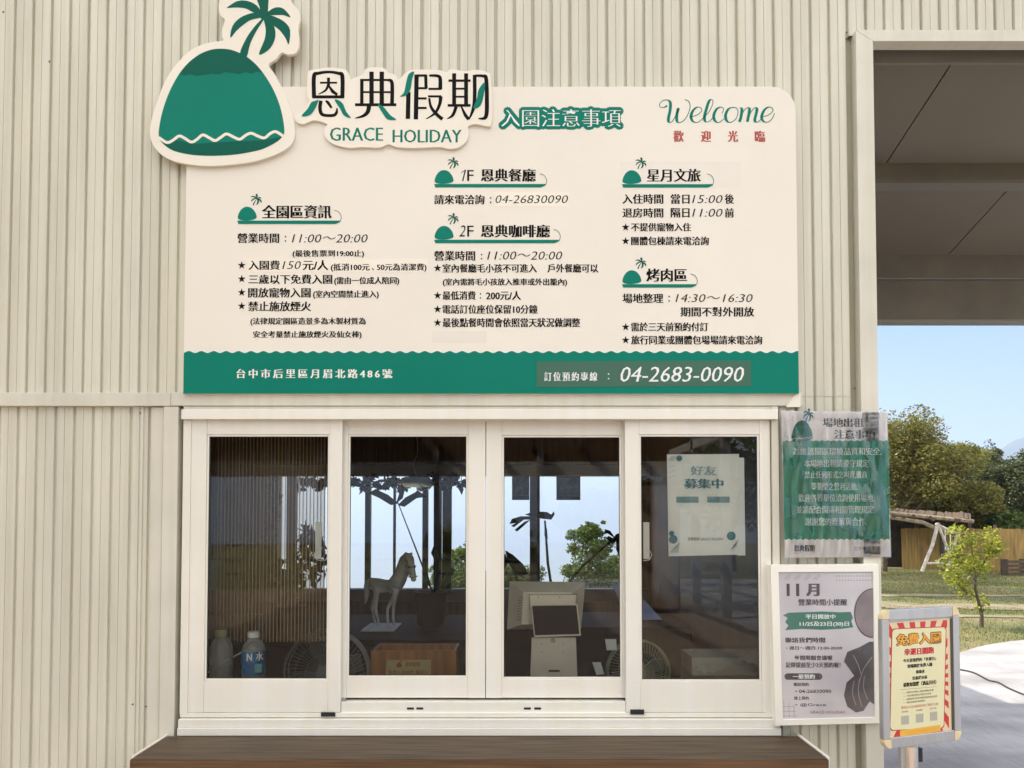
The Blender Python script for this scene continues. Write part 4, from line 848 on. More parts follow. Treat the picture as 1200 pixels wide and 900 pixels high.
for k in range(nb):
    a = XLw + (XRw - XLw) * k / nb; b = XLw + (XRw - XLw) * (k + 1) / nb
    MB().box(a + .002, b - .002, YB, YB + .05, zh2 + .001, 2.618).build('board', M_room, bw)
for a, b, m_ in ((341, 352, M_roomg), (392, 402, M_roomg), (431, 437.5, M_roomg), (463.5, 466, M_beam), (497, 503.5, M_roomg), (510, 519, M_roomg), (520, 530.5, M_beam), (575, 581, M_roomg), (620.5, 632, M_roomg)):
    MB().box(P(a, 0, YB)[0], P(b, 0, YB)[0], YB + .01, YB + .07, zs + .0005, zh - .0005).build('mullion', m_, bw, bevel=.003)
# ribbed strips on room side wall left
for k in range(44):
    y0 = 0.3 + k * 0.094
    MB().box(XLw + .0005, XLw + .012, y0, y0 + .06, .02, 2.6).build('wall_slat', M_room, bw)
# low sill desk, dark table
desk = thing('service_desk', 'dark desk just inside the window carrying the till and fans', 'desk', (-0.2, .5, 0))
MB().box(XLw + .05, 1.36, 0.30, 0.95, 0.70, 0.74).build('desk_top', M_dark, desk, bevel=.003); MB().box(XLw + .1, 1.3, .4, .9, .01, .6995).build('desk_body', M_dark, desk)
MB().box(XLw + .05, 1.36, 0.103, 0.20, 0.86, 0.895).build('sill_shelf', M_dark, desk, bevel=.003)
tb = thing('black_side_table', 'black side table carrying the horse statue in the middle of the kiosk', 'table', (-0.7, 1.8, 0))
MB().box(-2.3, -0.05, 1.25, 2.35, .85, .89).build('table_top', mat('black_table', (.012, .012, .012), .7, .05), tb, bevel=.004); MB().box(-2.2, -.15, 1.35, 2.25, .01, .849).build('table_body', M_dark, tb)
MB().box(-0.045, 1.36, 2.6, 3.5, .01, .76).build('side_cabinet', mat('black_table', (.012, .012, .012), .7, .05), tb)
# bottles
M_pet = glassmat('clear_bottle_plastic', (0.93, 0.95, 0.92), 1.45, 0.05, diffuse=(0.55, 0.56, 0.48), dfac=0.35)
def bottle(name, label, px, ytop, rpx, Y, blue):
    top = P3(px, ytop, Y); r = rpx / F * (Y - CY); zb = 0.8955; H = top.z - zb
    t = thing(name, label, 'bottle', (top.x, Y, zb))
    cx_ = (top.x, Y, zb)
    if blue:
        MB().lathe([(.0001, 0), (r*.9, .0), (r, .006), (r, H*.25), (r*.93, H*.3), (r, H*.36), (r*.98, H*.62), (r*.85, H*.74), (r*.5, H*.84), (r*.42, H*.87), (r*.42, H*.93)], cx_, 24).build('bottle_body', M_pet, t, smooth=True)
        MB().lathe([(r*1.005, H*.16), (r*1.012, H*.25), (r*.95, H*.3), (r*1.012, H*.36), (r*1.0, H*.62)], cx_, 24).build('label_wrap', mat('label_blue', (.006, .075, .24), .35, var=.7, vscale=45, col2=(.02, .22, .42)), t, smooth=True)
        MB().lathe([(.0001, H*.89), (r*.52, H*.89), (r*.52, H*.985), (r*.46, H), (.0001, H)], cx_, 20).build('cap', mat('white_cap', (.75, .75, .75), .4), t, smooth=True)
        yl = Y - r - .0015
        text('N', (px - 8.5, 766, px - 2, 774.5), yl, M_white, t, smear=.05); text('水', (px + 2, 764, px + 11, 774), yl, M_white, t, smear=.03)
        MB().flat([P(px + 1, 778, yl), P(px + 9, 778, yl), P(px + 9, 788, yl), P(px + 1, 788, yl)], yl).build('label_patch', mat('label_teal', (.10, .35, .33), .4), t)
    else:
        MB().lathe([(.0001, 0), (r*.95, .0), (r, .006), (r*1.0, H*.55), (r*.97, H*.66), (r*.8, H*.77), (r*.58, H*.83), (r*.5, H*.87)], cx_, 24).build('bottle_body', M_pet, t, smooth=True)
        MB().lathe([(.0001, H*.87), (r*.56, H*.87), (r*.56, H*.99), (r*.5, H), (.0001, H)], cx_, 20).build('cap', mat('yellowish_cap', (.35, .34, .18), .4), t, smooth=True)
bottle('plastic_bottle', 'cloudy clear plastic bottle at the left corner of the window sill', 259.5, 737, 13, .15, False)
bottle('water_bottle', 'water bottle with blue label and white cap beside the cloudy bottle', 297.5, 740, 13.5, .15, True)
cbl = MB().tube([P3(244, 788, .19), P3(262, 776, .195), P3(284, 764, .2), P3(300, 759, .24)], .0028, 6)
tag(cbl.build('white_cable', M_white, None, smooth=True, base=P3(262, 776, .195)), 'thin white cable slanting up between the two bottles', 'cable')
# fans
def fan(label, px, py, rpx, Y, mring, group, zbase=.7405, head=True):
    c = P3(px, py, Y); r = rpx / F * (Y - CY); t = thing('electric_fan', label, 'fan', (c.x, Y, zbase), group)
    m = MB(); m.tube([(c.x + r*math.cos(a), Y - .01, c.z + r*math.sin(a)) for a in np.linspace(0, 2*math.pi, 41)], r*.035, 8); m.tube([(c.x + r*.98*math.cos(a), Y + .05, c.z + r*.98*math.sin(a)) for a in np.linspace(0, 2*math.pi, 41)], r*.03, 8)
    m.build('guard_ring', mring, t, smooth=True)
    gd = MB(); 
    for k in range(54):
        a = 2*math.pi*k/54; gd.tube([(c.x + .2*r*math.cos(a), Y - .045, c.z + .2*r*math.sin(a)), (c.x + .6*r*math.cos(a+.12), Y - .04, c.z + .6*r*math.sin(a+.12)), (c.x + r*math.cos(a+.25), Y - .01, c.z + r*math.sin(a+.25))], .0011, 4)
    for q in (.45, .7): gd.tube([(c.x + q*r*math.cos(a), Y - .041, c.z + q*r*math.sin(a)) for a in np.linspace(0, 2*math.pi, 33)], .0011, 4)
    tag(gd.build('guard_wires', mring, t), kind='stuff')
    MB().lathe([(.0001, .048), (.2*r, .045), (.2*r, .035), (.0001, .034)], (c.x, Y, c.z), 20, 'y').build('hub_badge', mring, t)
    for k in range(4):
        a0 = math.pi/2*k + .4; b = MB(); pts = []
        for q, da in ((.15, -.2), (.5, -.45), (.85, -.35), (.9, .1), (.6, .3), (.2, .25)): pts.append((c.x + q*r*math.cos(a0+da), c.z + q*r*math.sin(a0+da)))
        b.prism(pts, Y - .004 + .0006*k, Y + .006 + .0006*k); b.build('blade', mat('fan_blade_smoke', (.06, .075, .065), .3), t)
    MB().lathe([(.0001, -.05), (.3*r, -.06), (.34*r, -.14), (.0001, -.17)], (c.x, Y, c.z), 20, 'y').build('motor', mring, t, smooth=True)
    MB().tube([(c.x, Y + .09, zbase + .012), (c.x, Y + .09, max(zbase + .03, c.z - r*.1))], r*.09, 12).build('neck', mring, t, smooth=True)
    MB().lathe([(.0001, 0), (r*.6, 0), (r*.6, .01), (r*.3, .02), (.0001, .02)], (c.x, Y + .09, zbase), 24).build('fan_base', mring, t, smooth=True)
fan('large round dark grey fan inside behind the left sash stile', 383, 788, 49, .50, mat('fan_dark_grey', (.22, .23, .22), .4), 'desk fans inside the kiosk')
fan('small olive green fan beside the till behind the glass', 748, 787, 36, .45, mat('fan_olive', (.22, .28, .15), .45), 'desk fans inside the kiosk')
# reeded clear sheet behind left sash
rm = MB(); xs0, xs1 = P(262, 0, .26)[0], P(386, 0, .26)[0]; N = 240; zt_, zb_ = P(0, 506, .26)[1], P(0, 752, .26)[1]
for i in range(N + 1):
    x = xs0 + (xs1 - xs0) * i / N; y = .26 + .004 * math.sin(2*math.pi*(x - xs0)/.0158)
    rm.v += [(x, y, zb_), (x, y, zt_)]
rm.f = [[2*i, 2*i+2, 2*i+3, 2*i+1] for i in range(N)]
reeds = MB(); xr_ = xs0 + .004
while xr_ < xs1: reeds.tube([(xr_, .2545, zb_), (xr_, .2545, zt_)], .0022, 6); xr_ += .0158
rb = rm.build('reeded_screen', glassmat('reeded_plastic', (.80, .74, .66), 1.5, .12, diffuse=(.30, .22, .13), dfac=.22, gain=1.3), None, smooth=True, base=((xs0+xs1)/2, .26, zb_)); tag(rb, 'clear reeded plastic screen with fine vertical flutes behind the left sash', 'screen')
tag(reeds.build('reeds', glassmat('reed_tan', (.8, .7, .55), 1.45, .1, diffuse=(.62, .43, .22), dfac=.68), rb, smooth=True), kind='stuff')
nt_ = tag(MB().box(P(250.5, 0, .3)[0], P(272, 0, .3)[0], .282, .286, P(0, 691, .3)[1], P(0, 656, .3)[1]).build('pinned_card', mat('blue_grey_card', (.24, .27, .31), .5), None, base=P3(261, 690, .285)), 'blue grey card hanging at the left edge behind the left sash', 'card')
# wooden box with plaque
bx = thing('wooden_box', 'orange brown wooden box with a yellow plaque behind the second sash', 'box', P3(484, 795, .5))
q0, q1 = P3(434.5, 762.5, .5), P3(535, 762.5, .5)
M_obox = mat('orange_wood', (.42, .17, .045), .4, var=.35, vscale=2.5, stretch=(14, 1, .9))
MB().box(q0.x, q1.x, .5, .515, .7405, q0.z).build('front_panel', M_obox, bx, bevel=.003); MB().box(q0.x + .002, q0.x + .014, .5155, .72, .7405, q0.z - .002).build('side_panel', M_obox, bx)
MB().box(q1.x - .014, q1.x - .002, .5155, .72, .7405, q0.z - .002).build('side_panel', M_obox, bx); MB().box(q0.x + .015, q1.x - .015, .7, .712, .7405, q0.z - .002).build('back_panel', M_obox, bx)
yq = .494
MB().prism([P(453, 773.5, yq), P(505, 773.5, yq), P(504, 802, yq), P(451, 802, yq)], yq, .4995).build('plaque', mat('plaque_yellow', (.50, .42, .17), .35), bx)
text('恩典假期', (475, 776, 492, 781), yq - .0005, M_red, bx, smear=.03); text('免費入園抽獎 服務台', (455, 785.5, 502, 790.5), yq - .0005, M_red, bx, smear=.03)
art(bx, lambda p: P(464.5 + (p[0]-72)/4.5*.045, 782 + (p[1]-822)/4.5*.045, yq - .0005), yq - .0005, mg=M_red, md=M_red, detail=False)
# till
M_till = mat('till_beige', (.80, .72, .56), .45, var=.04)
tl = thing('point_of_sale_till', 'beige sales till seen from behind with a small black customer display', 'till', P3(650, 795, .5))
def fr(pxs_, Ya, Yb, ins, name, m):
    a = [P3(px, py, Ya) for px, py in pxs_]; b = [P3(px, py, Yb) for px, py in ins]
    mb = MB(); mb.hexa([a[3], a[2], b[2], b[3], a[0], a[1], b[1], b[0]]); return mb.build(name, m, tl, bevel=.002)
fr([(613, 694), (671, 694), (668, 731), (611, 732)], .46, .54, [(597, 681), (686, 682), (681, 737), (594, 738)], 'monitor_back', M_till)
fr([(597, 681), (686, 682), (681, 737), (594, 738)], .541, .56, [(597, 681), (686, 682), (681, 737), (594, 738)], 'monitor_bezel', M_till)
mv = MB()
for k in range(9):
    a = P3(607 + k*.3, 700 + 3.2*k, .455 + .02); mv.tube([P3(607.5 - .3*k, 701 + 3.2*k, .47), P3(614 - .3*k, 699.5 + 3.2*k, .457)], .0011, 5)
mv.build('vent_slots', mat('till_slot', (.2, .17, .12), .6), tl)
fr([(620.5, 697), (676, 697), (674, 712), (621, 712)], .43, .458, [(620, 696), (676.5, 696), (675, 713), (620, 713)], 'arm_cover', M_till)
fr([(622, 709), (677, 708), (681, 745), (626, 747)], .395, .428, [(622, 709), (677, 708), (680, 744), (626, 746)], 'customer_display', M_till)
sc4 = [(623.5, 710), (675.5, 709.3), (679, 743), (627, 744.5)]; mb = MB(); mb.flat([P(*q, .393) for q in sc4], .3935); mb.build('display_screen', mat('black_screen', (.003, .003, .003), .3, .15), tl)
fr([(623, 747), (675, 747), (678, 830), (620, 830)], .42, .56, [(626, 747), (672, 747), (676, 826), (624, 826)], 'till_body', M_till)
MB().lathe([(.0001, 0), (.012, 0), (.012, .002), (.0001, .003)], tuple(P3(648, 750.5, .4195)), 20, 'y').build('maker_badge', mat('badge', (.42, .38, .28), .3), tl)
for px in (635, 660): 
    for dy in (0, 10): MB().lathe([(.0001, 0), (.0022, 0), (.0022, .001), (.0001, .0012)], tuple(P3(px, 754 + dy, .4195)), 8, 'y').build('screw', M_rubber, tl)
for px in (631, 656): MB().lathe([(.0001, 0), (.0028, 0), (.0001, .0015)], tuple(P3(px, 700, .4295)), 8, 'y').build('screw', M_rubber, tl)
MB().flat([P(643, 785, .419), P(656, 785, .419), P(656, 787.5, .419), P(643, 787.5, .419)], .419).build('slot', M_rubber, tl)
def plane_thing(name, label, cat, pts, Y, m, t=.004, dy=0):
    o = MB().prism([P(*q, Y) for q in pts], Y, Y + t).build(name, m, None, base=P3(*pts[-1], Y)); tag(o, label, cat); return o
plane_thing('blue_folder', 'slanted blue folder showing on both sides of the right sash stile', 'folder', [(716, 684), (737, 684), (776, 726), (740, 727)], .42, mat('folder_blue', (.16, .22, .40), .4), .012)
plane_thing('price_card', 'small white card standing above the green fan', 'card', [(709, 749), (722, 749), (723, 762), (711, 762)], .40, M_paper, .002)
plane_thing('paper_slip', 'white paper slip lying left of the green fan', 'paper', [(694, 776), (704, 776), (708, 790), (699, 791)], .38, M_paper, .001)
# crumpled paper bag / tray
tr = thing('clear_tray', 'clear tray holding crumpled cream paper at the lower right of the window', 'tray', P3(850, 795, .3))
M_cp = mat('cream_crumpled_paper', (.66, .56, .38), .6, bump=.004, bscale=25)
mb = MB(); nx = 40
for j in range(6):
    for i in range(nx + 1):
        u_, v_ = i/nx, j/5; p = P3(818 + 72*u_, 783 + 5*math.sin(u_*6 + .6) - 4*u_ - 6*v_, .30 + .12*v_); mb.v.append((p.x, p.y, p.z + .006*math.sin(i*1.1 + j*2)))
for j in range(5):
    for i in range(nx): a = j*(nx+1)+i; mb.f.append([a, a+1, a+nx+2, a+nx+1])
so_ = mb.build('crumpled_paper', M_cp, tr, smooth=True); sm_ = so_.modifiers.new('t', 'SOLIDIFY'); sm_.thickness = .002
p0 = P3(810, 770, .28); p1 = P3(905, 770, .28)
for (a, b, c, d, e, f) in ((p0.x, p1.x, .27, .274, .895, p0.z), (p0.x, p1.x, .48, .484, .895, p0.z), (p0.x, p0.x + .004, .2745, .4795, .895, p0.z)): MB().box(a, b, c, d, e, f).build('tray_side', M_pet, tr)
MB().box(p0.x, p1.x, .27, .484, .7405, .8945).build('tray_foot', M_dark, tr)
# hung pictures standing in for frames reflected in the glass, pendant lamp
def picture(px0, px1, label):
    t = thing('reflected_picture', label, 'picture', P3((px0+px1)/2, 586, YB - .06), 'small pictures standing in for reflections in the glass')
    a, b = P3(px0, 586, YB - .06), P3(px1, 558, YB - .06)
    MB().box(a.x, b.x, YB - .07, YB - .055, a.z, b.z).build('picture_frame', mat('picture_frame_grey', (.22, .25, .27), .5), t)
    MB().box(a.x + .03, b.x - .01, YB - .0735, YB - .0705, a.z + .04, b.z - .02).build('picture_print', mat('picture_print', (.5, .52, .5), .5, var=.6, vscale=14), t)
picture(600, 620.3, 'grey framed picture standing in for a reflection left of the window post'); picture(652, 680, 'grey framed picture standing in for a reflection right of the window post')
lp = thing('pendant_lamp', 'pale blue glass pendant lamp hanging on a wire hook', 'lamp', P3(490, 540, 3.9))
pc = P3(488, 563, 3.9)
MB().lathe([(.0001, .05), (.02, .05), (.06, .035), (.17, -.01), (.175, -.035), (.12, -.06), (.0001, -.065)], tuple(pc), 28).build('lamp_shade', glassmat('lamp_glass', (.6, .7, .85), 1.5, .1, diffuse=(.35, .42, .5), dfac=.5), lp, smooth=True)
MB().tube([(pc.x, 3.9, 2.62), (pc.x + .01, 3.9, pc.z + .25), (pc.x - .03, 3.9, pc.z + .15), (pc.x, 3.9, pc.z + .05)], .006, 6).build('lamp_wire', M_white, lp)

# horse statue
def horse():
    Y = 1.7; t = thing('horse_statue', 'small white horse statue standing on the black side table', 'statue', P3(450, 735, Y))
    S = (Y - CY) / F
    nodes = {}; V = []; E = []; RR = []
    def nd(k, px, py, dy, r): nodes[k] = len(V); V.append(tuple(P3(px, py, Y + dy))); RR.append(r * S)
    def ch(*ks): 
        for a, b in zip(ks, ks[1:]): E.append((nodes[a], nodes[b]))
    nd('pelvis', 443, 684, .03, 8); nd('belly', 453, 687, 0, 7.5); nd('chest', 465, 685, -.05, 8.5); nd('neck1', 470, 674, -.08, 8.5); nd('neck2', 475, 662, -.10, 6.5); nd('poll', 478, 654, -.12, 5)
    nd('brow', 480.5, 657, -.16, 5.2); nd('face', 482.5, 667, -.19, 4.2); nd('nose', 484.5, 677, -.21, 3.4); nd('muz', 485, 682, -.21, 3.2)
    ch('pelvis', 'belly', 'chest', 'neck1', 'neck2', 'poll', 'brow', 'face', 'nose', 'muz')
    nd('ear1', 474.5, 647, -.11, 1.1); ch('poll', 'ear1'); nd('ear2', 483, 647.5, -.13, 1.1); ch('poll', 'ear2')
    nd('dock', 433, 680, .05, 3.5); nd('tail1', 429.5, 684, .06, 3.8); nd('tail2', 430, 697, .06, 3.2); nd('tail3', 428, 708, .06, 1.2); ch('pelvis', 'dock', 'tail1', 'tail2', 'tail3')
    for s_, dy in (('a', .12), ('b', -.04)):
        nd('st'+s_, 441, 695, dy, 3.6); nd('ho'+s_, 436 + (4 if s_ == 'b' else 0), 713, dy, 2.1); nd('fe'+s_, 438.5 + (4 if s_ == 'b' else 0), 725, dy, 1.4); nd('hf'+s_, 440 + (4 if s_ == 'b' else 0), 733, dy, 2.0); ch('pelvis', 'st'+s_, 'ho'+s_, 'fe'+s_, 'hf'+s_)
        nd('sh'+s_, 463, 697, dy - .06, 3.0); nd('kn'+s_, 458 + (-4 if s_ == 'a' else 3), 713, dy - .06, 1.9); nd('fk'+s_, 458 + (-4 if s_ == 'a' else 3), 726, dy - .06, 1.4); nd('ff'+s_, 459 + (-4 if s_ == 'a' else 3), 733, dy - .06, 1.9); ch('chest', 'sh'+s_, 'kn'+s_, 'fk'+s_, 'ff'+s_)
    me = bpy.data.meshes.new('body'); me.from_pydata(V, E, []); me.materials.append(mat('statue_white', (.85, .83, .78), .5, var=.2, vscale=12))
    o = link('body', me, t); o.modifiers.new('skin', 'SKIN')
    for i, r in enumerate(RR): me.skin_vertices[0].data[i].radius = (r, r)
    me.skin_vertices[0].data[0].use_root = True
    sb = o.modifiers.new('sub', 'SUBSURF'); sb.levels = 2; sb.render_levels = 2
    mn = MB()
    for k in range(26):
        f = k/25; a = P3(474 - 10*f, 650 + 30*f, Y - .10 + .05*f); mn.tube([a, a + Vector((-.02, -.02 - .01*math.sin(k*3), -.02)), a + Vector((-.035, -.03, -.06))], [.008, .008, .002], 5)
    mn.build('mane', mat('statue_grey', (.36, .34, .31), .6), t)
    br = MB()
    for f in ((476, 664, 487.5, 663), (479, 676, 489, 675)): br.tube([P3(f[0], f[1], Y - .20), P3((f[0]+f[2])/2, f[1] + 1, Y - .235), P3(f[2], f[3], Y - .20)], .004, 6)
    br.tube([P3(477, 657, Y - .19), P3(479.5, 676, Y - .235)], .004, 6); br.build('bridle', mat('statue_grey', (.36, .34, .31), .6), t)
    for px in (479.4, 486): MB().lathe([(.0001, .004), (.006, .003), (.006, -.003), (.0001, -.004)], tuple(P3(px, 664.5, Y - .225)), 8, 'y').build('eye', M_black, t)
    MB().box(*sorted((P3(433, 0, Y).x, P3(470, 0, Y).x)), Y - .16, Y + .16, .8905, .9).build('statue_base', mat('statue_white', (.6, .6, .55), .5), t, bevel=.003)
horse()

# ------------------------------------------------------------------ foliage helpers
def leaves(centers, radii, n, size, rng, flat=0.6, aspect=0.5, droop=0.0, vary=.4):
    """many two-triangle leaves spread in ellipsoids; returns verts, faces"""
    V = []; 
    for c, r, k in zip(centers, radii, n):
        u_ = rng.normal(size=(k, 3)); u_ /= np.linalg.norm(u_, axis=1)[:, None]; rad = rng.random(k) ** 0.45
        p = np.array(c) + u_ * rad[:, None] * np.array(r)
        d = rng.normal(size=(k, 3)); d[:, 2] = d[:, 2] * flat - droop; d /= np.linalg.norm(d, axis=1)[:, None]
        e = np.cross(d, rng.normal(size=(k, 3))); e /= np.linalg.norm(e, axis=1)[:, None]
        s = size * (1 - vary/2 + vary * rng.random(k))[:, None]
        nrm = np.cross(d, e)
        V.append(np.stack([p - d*s*.5, p + e*s*aspect*.5 + nrm*s*.08, p + d*s*.5, p - e*s*aspect*.5 + nrm*s*.08], 1))
    V = np.concatenate(V); K = len(V); return V.reshape(-1, 3), K
def leafmesh(name, V, K, m, parent):
    me = bpy.data.meshes.new(name); me.vertices.add(K*4); me.vertices.foreach_set('co', V.ravel())
    me.loops.add(K*4); me.loops.foreach_set('vertex_index', np.arange(K*4, dtype=np.int32)); me.polygons.add(K)
    me.polygons.foreach_set('loop_start', np.arange(0, K*4, 4, dtype=np.int32)); me.update(calc_edges=True); me.validate(); me.materials.append(m)
    return link(name, me, parent)
def leafmat(name, c1, c2, tfac=.35):
    m = bpy.data.materials.new(name); m.use_nodes = True; n = m.node_tree; b = n.nodes['Principled BSDF']; b.inputs['Roughness'].default_value = .5
    geo = n.nodes.new('ShaderNodeNewGeometry'); r = n.nodes.new('ShaderNodeValToRGB'); r.color_ramp.elements[0].color = (*c1, 1); r.color_ramp.elements[1].color = (*c2, 1)
    n.links.new(geo.outputs['Random Per Island'], r.inputs[0]); n.links.new(r.outputs[0], b.inputs['Base Color'])
    t = n.nodes.new('ShaderNodeBsdfTranslucent'); n.links.new(r.outputs[0], t.inputs[0]); x = n.nodes.new('ShaderNodeMixShader'); x.inputs[0].default_value = tfac
    n.links.new(b.outputs[0], x.inputs[1]); n.links.new(t.outputs[0], x.inputs[2]); n.links.new(x.outputs[0], n.nodes['Material Output'].inputs[0]); return m
M_leafA = leafmat('leaf_olive', (.09, .12, .02), (.32, .27, .06), .45); M_leafB = leafmat('leaf_dark', (.035, .06, .02), (.14, .15, .06), .4); M_leafC = leafmat('leaf_lime', (.11, .16, .012), (.46, .46, .06), .5)
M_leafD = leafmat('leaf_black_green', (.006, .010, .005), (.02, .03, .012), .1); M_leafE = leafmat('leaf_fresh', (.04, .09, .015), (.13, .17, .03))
M_bark = mat('pale_bark', (.30, .24, .17), .9, var=.5, vscale=9, bump=.01, bscale=20); M_barkd = mat('dark_bark', (.09, .065, .045), .9, var=.4, vscale=9)
rng = np.random.default_rng(11)
def tree(label, base, top, spread, m, bark, nclump, nleaf, lsize, trunk_r, seed, group=None, low=.25, lean=(0, 0), kind_name='tree', cat='tree', flat=.6):
    rr = np.random.default_rng(seed); b = Vector(base); H = top - b.z
    t = thing(kind_name, label, cat, tuple(b), group)
    tips = []; mb = MB()
    fork = b + Vector((lean[0]*.4, lean[1]*.4, H * (low + .08)))
    mb.tube([b + Vector((0, 0, -.1)), b.lerp(fork, .5) + Vector((rr.normal()*.03*H*.2, 0, 0)), fork], [trunk_r, trunk_r*.82, trunk_r*.7], 10)
    cs = []; rs = []
    for k in range(nclump):
        a = 2*math.pi*(k/nclump) + rr.random()*.8; f = (k + .5)/nclump; f = rr.random() if k > 3 else f
        hz = low + .12 + (1 - low - .16)*rr.random()**.8; w = math.sin(math.pi*min(1, (hz - low*.6)/(1.12 - low*.6)))**.7
        rad = spread*w*(.35 + .65*rr.random()**.5)
        c = b + Vector((math.cos(a)*rad + lean[0]*hz, math.sin(a)*rad*.9 + lean[1]*hz, H*hz))
        sz = spread*(.24 + .20*rr.random()); cs.append(tuple(c)); rs.append((sz*(.8+.5*rr.random()), sz, sz*(.6+.4*rr.random())))
        mid = fork.lerp(c, .5) + Vector((rr.normal()*.05*spread, rr.normal()*.05*spread, -.06*H))
        mb.tube([fork, mid, c], [trunk_r*.42, trunk_r*.24, trunk_r*.07], 6)
        for q in range(3):
            e = c + Vector((rr.normal(), rr.normal(), rr.normal()*.6))*sz*.6; mb.tube([mid.lerp(c, .6), e], [trunk_r*.12, trunk_r*.03], 4)
    mb.build('trunk', bark, t, smooth=True)
    per = int(nleaf*.62)//nclump; ns_ = [int(per*(.5 + rr.random())) for _ in cs]
    cs.append(tuple(b + Vector((lean[0]*.6, lean[1]*.6, H*(low + (1-low)*.52))))); rs.append((spread*.86, spread*.8, H*(1-low)*.46)); ns_.append(int(nleaf*.30))
    for q in range(nclump):      # loose sprays that break the outline
        c = cs[int(rr.integers(nclump))]; o_ = rr.normal(size=3)*spread*.20; cs.append((c[0]+o_[0], c[1]+o_[1], c[2]+o_[2]*.8)); rs.append((spread*.11, spread*.11, spread*.08)); ns_.append(int(nleaf*.10/nclump) + 4)
    V, K = leaves(cs, rs, ns_, lsize, rr, flat=flat)
    leafmesh('crown', V, K, m, t); return t
def at_d(px, d, z=None):
    return ((px - 600)/F*d, d + CY)
def tr_px(label, px, ybase, ytop, d, wpx, *a, **k):
    x, y = at_d(px, d); zb = CZ + (605 - ybase)/F*d; zt_ = CZ + (605 - ytop)/F*d
    return tree(label, (x, y, zb), zt_, wpx/2/F*d, *a, **k)
tg = 'trees beyond the lawn'
tr_px('broad olive green tree with a pale forked trunk right of the door jamb', 1047, 672, 487, 25, 130, M_leafA, M_bark, 34, 36000, .115, .20, 21, tg, low=.30, lean=(.5, 0))
tr_px('dense mid green tree rising behind the thatched shelter', 1118, 668, 520, 29, 110, M_leafA, M_barkd, 32, 34000, .115, .16, 5, tg, low=.2)
tr_px('dark leafy tree standing against the mountain at the right edge', 1182, 668, 536, 27, 95, M_leafB, M_barkd, 30, 32000, .115, .15, 8, tg, low=.15)
tr_px('slender sparse tree reaching above the dark tree at right', 1160, 668, 512, 30, 34, M_leafB, M_barkd, 14, 5000, .12, .07, 31, tg, low=.3)
tr_px('dark tree cut by the right edge of the view', 1236, 670, 520, 26, 90, M_leafB, M_barkd, 28, 26000, .12, .15, 18, tg, low=.15)
tr_px('low olive bush crown hanging over the shelter roof', 1132, 672, 566, 24.5, 80, M_leafA, M_barkd, 24, 20000, .10, .10, 28, tg, low=.35)
tr_px('fresh green shrub growing above the bamboo fence', 1190, 672, 596, 23.5, 60, M_leafE, M_barkd, 18, 12000, .10, .06, 41, tg, low=.3)
tr_px('green bush filling the gap under the forked tree', 1060, 670, 590, 28, 60, M_leafE, M_barkd, 16, 9000, .11, .06, 44, tg, low=.2)
tree('shade tree left of the forked tree, hidden past the door jamb', (5.8, 15.2, -.03), 5.2, 2.1, M_leafA, M_barkd, 22, 12000, .13, .14, 91, tg, low=.35)
tree('second shade tree deeper behind the kiosk side of the lawn', (7.2, 19.0, -.03), 5.6, 2.0, M_leafA, M_barkd, 22, 12000, .13, .14, 92, tg, low=.3)
# young tree
yb_ = G(1150, 735, -.03)
def young():
    x, y = yb_; d = y - CY; t = thing('young_tree', 'small bright green young tree with curved thin stem on the lawn', 'tree', (x, y, -.03))
    W = lambda px, py, dy=0: P3(px, py, y + dy)
    mb = MB(); mb.tube([W(1150, 737), W(1150.5, 722), W(1147, 706), W(1143, 690), W(1143, 678)], [.035, .026, .022, .018, .015], 8)
    br = [[(1143, 682), (1135, 668), (1125, 655), (1118, 642), (1120, 622)], [(1143, 680), (1150, 665), (1158, 650), (1163, 636), (1160, 624)], [(1145, 700), (1132, 694), (1120, 682), (1112, 672)], [(1143, 685), (1142, 660), (1138, 640), (1140, 628)], [(1125, 655), (1116, 652), (1110, 660)], [(1158, 650), (1166, 645), (1168, 640)]]
    cs = []; rs = []; ns = []
    for q in br:
        pts = [W(*p, dy=.12*math.sin(i*2 + q[0][0])) for i, p in enumerate(q)]; mb.tube(pts, list(np.linspace(.012, .003, len(pts))), 6)
        for i, p in enumerate(pts[1:]): cs.append(tuple(p)); rs.append((.15, .15, .12)); ns.append(46)
    for px, py, n_, r_ in ((1122, 622, 30, .12), (1131, 634, 40, .14), (1158, 628, 40, .13), (1165, 640, 40, .12), (1146, 652, 40, .15), (1128, 664, 40, .14), (1116, 674, 60, .16), (1124, 682, 60, .14), (1150, 672, 30, .12), (1152, 664, 30, .12), (1148, 702, 45, .13), (1150, 710, 30, .10), (1134, 690, 20, .1)):
        cs.append(tuple(W(px, py, rng.normal()*.1))); rs.append((r_, r_, r_*.8)); ns.append(n_)
    mb.build('trunk', M_barkd, t, smooth=True); V, K = leaves(cs, rs, [int(q*1.05) for q in ns], .066, rng, flat=.5, aspect=.55); leafmesh('crown', V, K, M_leafC, t)
young()
